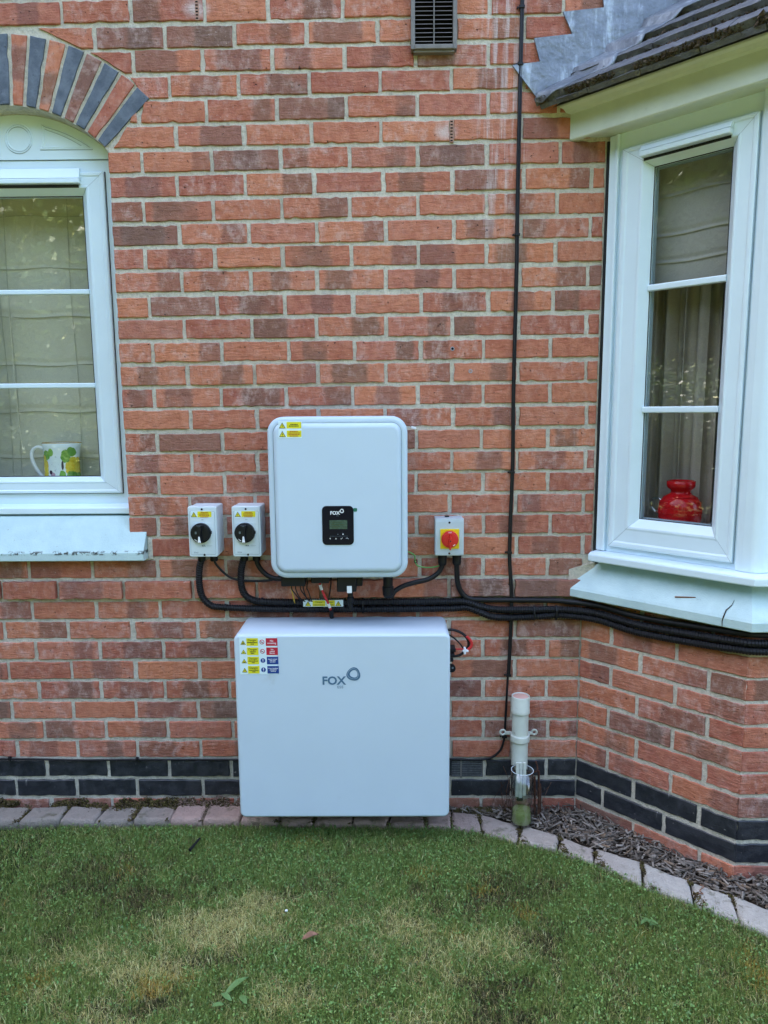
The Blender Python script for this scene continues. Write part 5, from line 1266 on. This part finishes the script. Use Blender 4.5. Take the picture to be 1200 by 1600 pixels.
for a, b in zip(jx, jx[1:]):
    fa, fb = frac_at_x(Qb, Lb, a), frac_at_x(Qb, Lb, b); ga, gb = frac_at_x(Qf, Lf, a-(.03 if a > .3 else 0)), frac_at_x(Qf, Lf, b-(.03 if b > .3 else 0))
    g = .0022
    def P_(Q, L, f0, f1, t): return at_len(Q, L, f0+(f1-f0)*t)
    gl_ = g/(b-a)
    ring_ = []
    for t_ in np.linspace(gl_, 1-gl_, 8): ring_.append(P_(Qf, Lf, ga, gb, t_))
    for t_ in np.linspace(1-gl_, gl_, 8): ring_.append(P_(Qb, Lb, fa, fb, t_))
    c = sum(ring_, Vector())/len(ring_); z = paver_z((a+b)/2)+rp.gauss(0, .0022); tx, ty = rp.gauss(0, .02), rp.gauss(0, .02)
    def zz_(p): return z+tx*(p.x-c.x)+ty*(p.y-c.y)
    rough_ = [p+Vector((rp.gauss(0, .0012), rp.gauss(0, .0012), 0)) for p in ring_]
    rings = []
    for k_, (ins, dz_) in enumerate(((0, -.05), (0, -.012), (.003, -.005), (.008, -.0015), (.015, 0))):
        rings.append([((p+(c-p).normalized()*ins).x, (p+(c-p).normalized()*ins).y, zz_(p)+dz_+rp.gauss(0, .0007)) for p in rough_])
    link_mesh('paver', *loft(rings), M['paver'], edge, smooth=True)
# soil bed between the edging and the bay
bed = [(.20, .0), (.6468, .0), (CX, CY), (1.9, CY), (1.9, -1.0), (1.5, -1.0)]+[(p.x, p.y) for p in Qb[::-1] if .20 < p.x < 1.5]
tag(link_mesh('soil_bed', [(x, y, .031) for x, y in bed], [list(range(len(bed)))], M['soil']), kind='structure')

def soup(name, P, tris_per, verts_per, faces, cols, mat, kind='stuff'):
    me = bpy.data.meshes.new(name); P = np.asarray(P, dtype=np.float32).reshape(-1, 3); n = len(P)//verts_per
    f = (np.asarray(faces, dtype=np.int32)[None]+(np.arange(n, dtype=np.int32)*verts_per)[:, None, None]).reshape(-1, 3)
    me.vertices.add(len(P)); me.vertices.foreach_set('co', P.ravel())
    me.loops.add(f.size); me.loops.foreach_set('vertex_index', f.ravel())
    me.polygons.add(len(f)); me.polygons.foreach_set('loop_start', np.arange(0, f.size, 3, dtype=np.int32))
    a = me.color_attributes.new('Col', 'FLOAT_COLOR', 'POINT'); cc = np.ones((len(P), 4), dtype=np.float32); cc[:, :3] = np.repeat(np.asarray(cols, dtype=np.float32), verts_per, 0); a.data.foreach_set('color', cc.ravel())
    me.materials.append(mat); me.update(calc_edges=True); me.validate()
    o = bpy.data.objects.new(name, me); COL.objects.link(o); ORI[o.name] = Vector()
    if kind: o['kind'] = kind
    return o
rng = np.random.default_rng(4)
frx = np.array([p.x for p in Qf]); fry = np.array([p.y for p in Qf])
def front_y(x): return np.interp(x, frx, fry)
# lawn zones: dead straw, thin dark patches, mossy yellow, lush clover (positions as in the lawn)
def blob(x, y, L): 
    s = np.zeros_like(x)
    for cx, cy, rx, ry, w in L: s = np.maximum(s, w*np.exp(-(((x-cx)/rx)**2+((y-cy)/ry)**2)))
    return s
def vnoise(x, y, sc, seed):
    g = np.random.default_rng(seed).random((64, 64)); u, v = (x*sc+31.7) % 64, (y*sc+17.3) % 64
    i, j = u.astype(int), v.astype(int); fu, fv = u-i, v-j; fu = fu*fu*(3-2*fu); fv = fv*fv*(3-2*fv); i2, j2 = (i+1) % 64, (j+1) % 64
    return (g[i, j]*(1-fu)+g[i2, j]*fu)*(1-fv)+(g[i, j2]*(1-fu)+g[i2, j2]*fu)*fv
STRAW = [(-.50, -.60, .20, .10, 1.0), (-.66, -.76, .18, .08, .8), (-.40, -.50, .16, .07, .7), (-.85, -.70, .14, .08, .6), (.02, -.60, .12, .14, .55), (.22, -.66, .14, .08, .7), (.12, -.76, .14, .08, .5), (-.18, -.62, .14, .10, .45), (-.28, -.85, .16, .08, .5), (.05, -.88, .12, .07, .5), (-.7, -.90, .14, .06, .5), (-.9, -.85, .08, .08, .4)]
DARK = [(-.92, -.40, .14, .10, .9), (-.78, -.50, .16, .07, .8), (-.62, -.42, .10, .05, .5), (.33, -.46, .15, .07, 1.0), (.23, -.82, .12, .06, .8), (.06, -.42, .08, .04, .5), (-.50, -.74, .08, .05, .6), (.40, -.64, .10, .06, .7), (-.95, -.62, .08, .06, .6), (.25, -.90, .10, .05, .6), (-.30, -.44, .12, .05, .5), (-.62, -.86, .10, .05, .6), (.10, -.52, .07, .05, .5)]
MOSSY = [(.25, -.43, .05, .03, .9), (.36, -.53, .05, .03, .8), (.92, -.76, .05, .09, .9), (-.62, -.80, .06, .04, .7), (-.85, -.36, .05, .05, .5), (.08, -.36, .06, .03, .5), (-.33, -.20, .10, .03, .5), (.70, -.62, .04, .03, .5), (-.95, -.80, .08, .05, .7), (.14, -.63, .05, .03, .6)]
def zones(x, y):
    wx = x+.05*(vnoise(x, y, 14, 1)-.5)+.03*(vnoise(x, y, 40, 6)-.5); wy = y+.05*(vnoise(x, y, 14, 2)-.5)+.03*(vnoise(x, y, 40, 7)-.5)
    n = vnoise(x, y, 9, 3); n2 = vnoise(x, y, 28, 4)
    straw = np.clip(blob(wx, wy, STRAW)*1.35+(n2-.5)*.9-.10, 0, 1)
    dark = np.clip(blob(wx, wy, DARK)*1.2+(n2-.5)*1.0-.04, 0, 1)
    moss = np.clip(blob(wx, wy, MOSSY)+(n-.5)*.4-.15, 0, 1)
    return straw, dark, moss
def sample_lawn(n):
    x = rng.uniform(-1.55, 1.5, n); y = rng.uniform(-1.35, -.05, n)
    k = y < front_y(x)+.006+.046*(vnoise(x, y, 38, 8)-.35); x, y = x[k], y[k]
    pr = np.where((np.abs(x) < 1.2) & (y > -1.02), 1.0, .35); k = rng.random(len(x)) < pr; return x[k], y[k]
def palette(n, stops):
    st_ = np.array(stops); t_ = rng.random(n)*(len(st_)-1); i = t_.astype(int); f = (t_-i)[:, None]; return st_[i]*(1-f)+st_[np.minimum(i+1, len(st_)-1)]*f
def grass_blades(n):
    x, y = sample_lawn(n); n = len(x); s, d, m = zones(x, y)
    keep = rng.random(n) < (1-.45*d); x, y, s, d, m = x[keep], y[keep], s[keep], d[keep], m[keep]; n = len(x)
    h = rng.gamma(5.0, .0028, n)+.004*(1-.5*d)*(1+.15*s); w = rng.uniform(.0005, .0010, n)*(1-.2*s)
    az = rng.uniform(0, 6.283, n); lean = np.abs(rng.normal(.55, .35, n))+s*.55; az2 = az+rng.normal(0, .8, n)
    dx, dy = np.cos(az), np.sin(az); px, py = -np.sin(az2), np.cos(az2)
    z0 = .024
    B = np.stack([x, y, np.full(n, z0)], 1); side = np.stack([px, py, np.zeros(n)], 1)*w[:, None]
    m1 = np.stack([x+dx*h*.35*np.sin(lean*.6), y+dy*h*.35*np.sin(lean*.6), z0+h*.55*np.cos(lean*.5)], 1)
    ex = h*np.sin(np.clip(lean, 0, 1.5)); tip = np.stack([x+dx*ex, y+dy*ex, z0+h*np.maximum(np.cos(np.clip(lean, 0, 1.45)), .16)], 1)
    P = np.stack([B-side, B+side, m1+side*.85, m1-side*.85, tip], 1)
    c = palette(n, [(0.116, 0.199, 0.046), (0.168, 0.260, 0.058), (0.240, 0.329, 0.080), (0.311, 0.363, 0.106), (0.142, 0.216, 0.064)])
    cs = palette(n, [(0.765, 0.664, 0.298), (0.615, 0.506, 0.220), (0.765, 0.838, 0.438), (0.479, 0.402, 0.142), (0.343, 0.366, 0.110)])
    cd = palette(n, [(0.095, 0.084, 0.041), (0.142, 0.108, 0.055), (0.095, 0.123, 0.041), (0.285, 0.219, 0.102)])
    cm = palette(n, [(0.494, 0.350, 0.065), (0.361, 0.298, 0.058), (0.570, 0.315, 0.080)])
    r1 = rng.random(n)
    c = np.where((r1 < s*.82)[:, None], cs, c); r2 = rng.random(n); c = np.where((r2 < d*.72)[:, None], cd, c); r3 = rng.random(n); c = np.where((r3 < m*.8)[:, None], cm, c)
    stray = rng.random(n) < .05; c = np.where(stray[:, None], cs, c)
    return P, c
P, c = grass_blades(640000)
g = soup('grass', P, 3, 5, [[0, 1, 2], [0, 2, 3], [3, 2, 4]], c, M['grass'])
def leaflets(n):
    x, y = sample_lawn(n); n = len(x); s, d, m = zones(x, y)
    pr = (.25+.75*vnoise(x, y, 11, 12))*np.clip(1-1.35*s,0,1)*(1-.80*d)*(1-.6*m)
    pr *= np.where(y > -.45, 1.0, .75); k = rng.random(n) < pr; x, y, d = x[k], y[k], d[k]; n = len(x)
    r = rng.uniform(.0013, .0034, n); az = rng.uniform(0, 6.283, n); tilt = rng.normal(0, .45, n); tilt2 = rng.normal(0, .45, n)
    z = .024+rng.uniform(.006, .022, n)
    ux, uy = np.cos(az), np.sin(az); vx, vy = -uy, ux
    U = np.stack([ux, uy, tilt], 1)*r[:, None]; Vv = np.stack([vx, vy, tilt2], 1)*r[:, None]*.8; C = np.stack([x, y, z], 1); up = np.array([0, 0, 1.])*(r*.25)[:, None]
    P = np.stack([C-U, C-U*.3-Vv+up, C+U*.7-Vv*.75+up, C+U, C+U*.7+Vv*.75+up, C-U*.3+Vv+up], 1)
    c = palette(n, [(0.098, 0.208, 0.050), (0.133, 0.268, 0.064), (0.187, 0.337, 0.087), (0.116, 0.233, 0.073), (0.257, 0.381, 0.118), (0.088, 0.173, 0.055)])
    return P, c*(1-.35*d)[:, None]
P, c = leaflets(150000)
cl = soup('clover', P, 4, 6, [[0, 1, 3], [1, 2, 3], [0, 3, 5], [5, 3, 4]], c, M['clover'])
# mulch chips
def chips(n):
    x = rng.uniform(.18, 1.75, n); y = rng.uniform(-1.0, -.004, n)
    bx = np.array([p.x for p in Qb]); by = np.array([p.y for p in Qb]); back = np.interp(x, bx, by)
    wall_y = np.where(x < XI, 0, np.where(x < CX, -(x-XI), CY))
    lo_ = np.where(x > .6, .004, .004)
    k = (y > back+lo_-.006*rng.random(n)) & (y < wall_y-.004); x, y = x[k], y[k]; n = len(x)
    L = rng.gamma(2.2, .0085, n)+.008; L = np.minimum(L, .060); W_ = rng.uniform(.0014, .0058, n); T = rng.uniform(.0006, .0018, n)
    az = rng.uniform(0, 6.283, n); pit_ = rng.normal(0, .22, n); rl = rng.normal(0, .5, n)
    z = .033+rng.random(n)**1.5*.016+.012*vnoise(x, y, 14, 21)
    u = np.stack([np.cos(az)*np.cos(pit_), np.sin(az)*np.cos(pit_), np.sin(pit_)], 1); s_ = np.stack([-np.sin(az), np.cos(az), np.zeros(n)], 1)
    t_ = np.cross(u, s_); s2 = s_*np.cos(rl)[:, None]+t_*np.sin(rl)[:, None]; t2 = np.cross(u, s2)
    C = np.stack([x, y, z], 1); P = []
    for a in (-1, 1):
        tp = .55 if a < 0 else .8
        for b, e in ((-1, -1), (1, -1), (1, 1), (-1, 1)): P.append(C+u*(a*L/2)[:, None]+s2*(b*W_*tp)[:, None]+t2*(e*T)[:, None])
    c = palette(n, [(.08, .062, .050), (.16, .135, .11), (.27, .235, .20), (.05, .040, .032), (.38, .33, .28), (.11, .088, .070), (.24, .17, .115)])
    return np.stack(P, 1), c
P, c = chips(15000)
tag(soup('wood_chip_mulch', P, 12, 8, [[0, 1, 2], [0, 2, 3], [4, 6, 5], [4, 7, 6], [0, 4, 5], [0, 5, 1], [1, 5, 6], [1, 6, 2], [2, 6, 7], [2, 7, 3], [3, 7, 4], [3, 4, 0]], c, M['chip']), kind='stuff')
P, c = chips(30000); P = P[rng.random(len(P)) < .8]; C_ = P.mean(1, keepdims=True); P = C_+(P-C_)*.30; P[:, :, 2] = np.maximum(P[:, :, 2]*.55+.016, .032); c = palette(len(P), [(.05, .04, .03), (.09, .07, .05), (.14, .115, .09), (.20, .17, .13)])
tag(soup('fine_mulch', P, 12, 8, [[0, 1, 2], [0, 2, 3], [4, 6, 5], [4, 7, 6], [0, 4, 5], [0, 5, 1], [1, 5, 6], [1, 6, 2], [2, 6, 7], [2, 7, 3], [3, 7, 4], [3, 4, 0]], c, M['chip']), kind='stuff')
# moss and debris strip against the wall at the left, and in the paver joints
def moss(n):
    x = np.concatenate([rng.uniform(-2.1, -.52, n), rng.uniform(.17, .42, n//8)]); y = -np.abs(rng.normal(0, .016, len(x)))-.002
    keep = vnoise(x, y*3, 16, 31) > .22; x, y = x[keep], y[keep]
    jj = np.array(jx); 
    xe = rng.choice(jj[(jj > -1.6) & (jj < 1.1)], n//2)+rng.normal(0, .007, n//2)
    bx = np.array([p.x for p in Qb]); by = np.array([p.y for p in Qb]); tt = rng.random(len(xe)); ye = np.interp(xe, bx, by)*(1-tt)+np.interp(xe, frx, fry)*tt; k2 = vnoise(xe, ye, 25, 33) > .42
    x = np.concatenate([x, xe[k2]]); y = np.concatenate([y, ye[k2]]); n = len(x)
    zb = .060-.015*np.clip((x+.6)/.8, 0, 1)-.006
    hgt = .016*np.clip(1+(y+.002)/.034, 0, 1)*(x < -.4)+.002
    z = zb+rng.random(n)*hgt*1.6*(.5+vnoise(x, y, 30, 35))
    r = rng.uniform(.0012, .0042, n)
    P = np.stack([x, y, z], 1)[:, None, :]+rng.normal(0, 1, (n, 4, 3))*r[:, None, None]*np.array([1, .7, .9]); P[:, :, 1] = np.minimum(P[:, :, 1], -.0025)
    c = palette(n, [(.075, .075, .022), (.12, .105, .035), (.16, .12, .05), (.06, .045, .028), (.20, .15, .10)])
    pk = (x > -.8) & (x < -.5); c = np.where((pk & (rng.random(n) < .6))[:, None], palette(n, [(.26, .17, .13), (.34, .25, .20)]), c)
    return P, c
P, c = moss(17000)
tag(soup('moss', P, 4, 4, [[0, 1, 2], [0, 2, 3], [0, 3, 1], [1, 3, 2]], c, M['moss']), kind='stuff')

# single leaves, sticks and scraps
def leaf_shape(c, L, W_, az, tilt=.15, curl=.2, z0=0.0, n=6):
    V, F = [], []
    for i in range(n+1):
        t_ = i/n; w = W_*math.sin(math.pi*min(.04+t_*.96, 1))**.8*(1-.25*t_); zz = L*curl*math.sin(t_*math.pi)*.5+tilt*L*t_
        for s_ in (-1, 0, 1):
            x = (t_-.5)*L; y = s_*w/2; V.append((c[0]+x*math.cos(az)-y*math.sin(az), c[1]+x*math.sin(az)+y*math.cos(az), c[2]+zz+abs(s_)*W_*.12))
    for i in range(n):
        for j in range(2): a = i*3+j; F.append([a, a+1, a+4, a+3])
    return V, F
tag(link_mesh('fallen_leaf', *leaf_shape((-.247, -.655, .044), .046, .024, .35, .05, .35), M['fallen'], None, smooth=True), 'dry reddish brown leaf lying on the lawn', 'leaf')
wd = thing('weed', 'broad leaved weed with long green leaves in the front of the lawn', 'weed', (-.41, -.83, .03))
for dx, dy, L, W_, az in ((-.005, .012, .070, .020, .75), (-.025, -.02, .035, .016, 2.6), (.02, -.03, .04, .018, -.9), (-.04, -.045, .03, .016, 3.5)):
    link_mesh('leaf', *leaf_shape((-.41+dx, -.835+dy, .040), L, W_, az, .12, .25), M['weed'], wd, smooth=True)
w2 = thing('weed', 'small broad leaved weed in the right half of the lawn', 'weed', (.70, -.60, .03))
for k in range(4): link_mesh('leaf', *leaf_shape((.70+.014*math.cos(k*1.7), -.60+.012*math.sin(k*1.7), .040+.003*k), .026+.004*k, .013, k*1.7+.4, .15*(k-1.5), .35), M['weed'], w2, smooth=True)
tag(link_mesh('stick', *tube([(-.672, -.205, .052), (-.680, -.232, .050), (-.691, -.262, .046)], lambda i: (.0035, .0045, .0055)[i], 7), M['cable']), 'short black stick lying in the lawn left of the battery box', 'stick')
tag(link_mesh('litter', *box(-.334, -.326, -.549, -.543, .041, .045, .0015), M['white_bit']), 'tiny white scrap on the lawn above the straw patch', 'scrap')
tag(link_mesh('wall_plug', *xform(box(-.009, .009, -.006, 0, -.004, .004, .0015), Matrix.Translation((.060, -.003, 1.423)) @ Matrix.Rotation(.3, 4, 'Y')), M['white_bit']), 'small white crumb on the brick joint at the upper right of the inverter', 'wall plug')
tag(link_mesh('twig', *tube(smooth_path([(.915, -.440, .0475), (.920, -.452, .049), (.908, -.462, .049), (.900, -.472, .049), (.905, -.482, .048), (.890, -.480, .048)], 6), .0018, 6), M['fallen'], None, smooth=True), 'curled brown twig on the edging near the bay', 'twig')
s1 = bay(.375, .898, .0165); 
tag(link_mesh('twig', *tube([tuple(bay(.335, .8955, .0175)), tuple(bay(.375, .9005, .0115)), tuple(bay(.395, .9035, .0085))], lambda i: (.0026, .0024, .0016)[i], 6), M['fallen']), 'dry twig lying on the sloping stone sill of the bay', 'twig')
gp = thing('plant', 'green leaf of a plant at the right edge in front of the bay base', 'plant', (1.20, -.50, .03))
for k, (dx, dy, dz_, L, W_, az, ti) in enumerate(((.03, .04, .11, .085, .060, .5, .5), (.07, -.02, .08, .08, .05, -.6, .4), (.10, .05, .12, .08, .05, 1.5, .4))):
    lc_ = (1.20+dx, -.50+dy, .03+dz_); link_mesh('leaf', *leaf_shape(lc_, L, W_, az, ti, .3), M['weed'], gp, smooth=True)
    link_mesh('stem', *tube([(1.235, -.48, .03), (lc_[0]-.03*math.cos(az), lc_[1]-.03*math.sin(az), lc_[2]+.005)], .002, 5), M['weed'], gp)

# ------------------------------------------------------------------ garden behind the camera (seen only in the window panes)
def crown_mesh(seed, n=20000, rad=(2.0, 2.0, 2.6)):
    g = np.random.default_rng(seed); cl_ = g.normal(0, 1, (46, 3)); cl_ /= np.linalg.norm(cl_, axis=1)[:, None]; cl_ *= (g.random(46)**.4)[:, None]*np.array(rad)
    C = cl_[g.integers(0, 46, n)]+g.normal(0, .42, (n, 3)); u = g.normal(0, 1, (n, 3)); u /= np.linalg.norm(u, axis=1)[:, None]
    v = np.cross(u, g.normal(0, 1, (n, 3))); v /= np.linalg.norm(v, axis=1)[:, None]; s_ = g.uniform(.040, .095, n)[:, None]
    P = np.stack([C-u*s_, C+v*s_*.5, C+u*s_, C-v*s_*.5], 1).reshape(-1, 3)
    me = bpy.data.meshes.new('crown'); f = (np.array([[0, 1, 2, 3]])+(np.arange(n)*4)[:, None]).tolist(); me.from_pydata(P.tolist(), [], f); me.materials.append(M['crown']); me.update(); return me
CR = [crown_mesh(k) for k in range(3)]
tk = bpy.data.meshes.new('trunk'); V, F = tube([(0, 0, 0), (.05, .02, 1.2), (0, .05, 2.6), (.03, 0, 4.2)], lambda i: (.20, .16, .13, .07)[i], 10); tk.from_pydata(V, [], F); tk.materials.append(M['bark']); tk.update()
tr_ = random.Random(2)
spots = [(-13, -9.5), (-10.2, -10.5), (-7.4, -11.2), (-4.5, -12.0), (-1.2, -12.6), (2.2, -12.4), (5.6, -12.0), (9, -11), (-14.6, -6.3), (-13.5, -3.2), (-12.6, -.6), (-16, -8), (-9.0, -13.5), (-3, -15), (-15.6, -1.5), (-12.0, -7.6), (-18, -4.5), (-18.5, -10.5), (-15, -12.5), (-11, -14.5), (-6, -15.5), (-17.5, .2), (-15.5, -3.0), (-16.5, -7.0)]
for k, (x, y) in enumerate(spots):
    t_ = thing('tree', 'leafy green garden tree behind the viewer, mirrored in the window panes', 'tree', (x, y, .02), 'garden trees mirrored in the windows')
    sc = tr_.uniform(.95, 1.3) if k < 16 else tr_.uniform(1.75, 2.1)
    place('trunk', tk, (x, y, .02), t_, (0, 0, tr_.uniform(0, 6)), (sc, sc, sc))
    place('crown', CR[k % 3], (x, y, 2.75*sc), t_, (0, 0, tr_.uniform(0, 6)), (sc*1.08, sc*1.08, sc*1.05))
blocker_bush_spots = [(-6.3, -3.0), (-5.9, -4.6), (-6.8, -1.5), (-7.4, -5.9), (-11.5, -1.2), (-10.6, -2.9), (-10.8, -4.7), (-10.0, -6.4), (-9.0, -8.0), (-7.2, -9.2), (-5.2, -9.9), (-3.0, -10.3), (-.8, -10.6), (1.6, -10.6), (4.0, -10.4), (6.5, -10.0), (-8.0, -10.4)]  # shrubs added to block the sunlit lawn's reflection in the panes
for k, (x, y) in enumerate(blocker_bush_spots):
    t_ = thing('blocker_bush', 'added low shrub behind the viewer, hiding the sunlit lawn from the panes', 'blocker_bush', (x, y, .02), 'added shrubs blocking the lawn glare in the windows')
    place('stem', tk, (x, y, .02), t_, (0, 0, k), (.3, .3, .3))
    place('crown', CR[k % 3], (x, y, .92), t_, (0, 0, tr_.uniform(0, 6)), (.62, .62, .42))
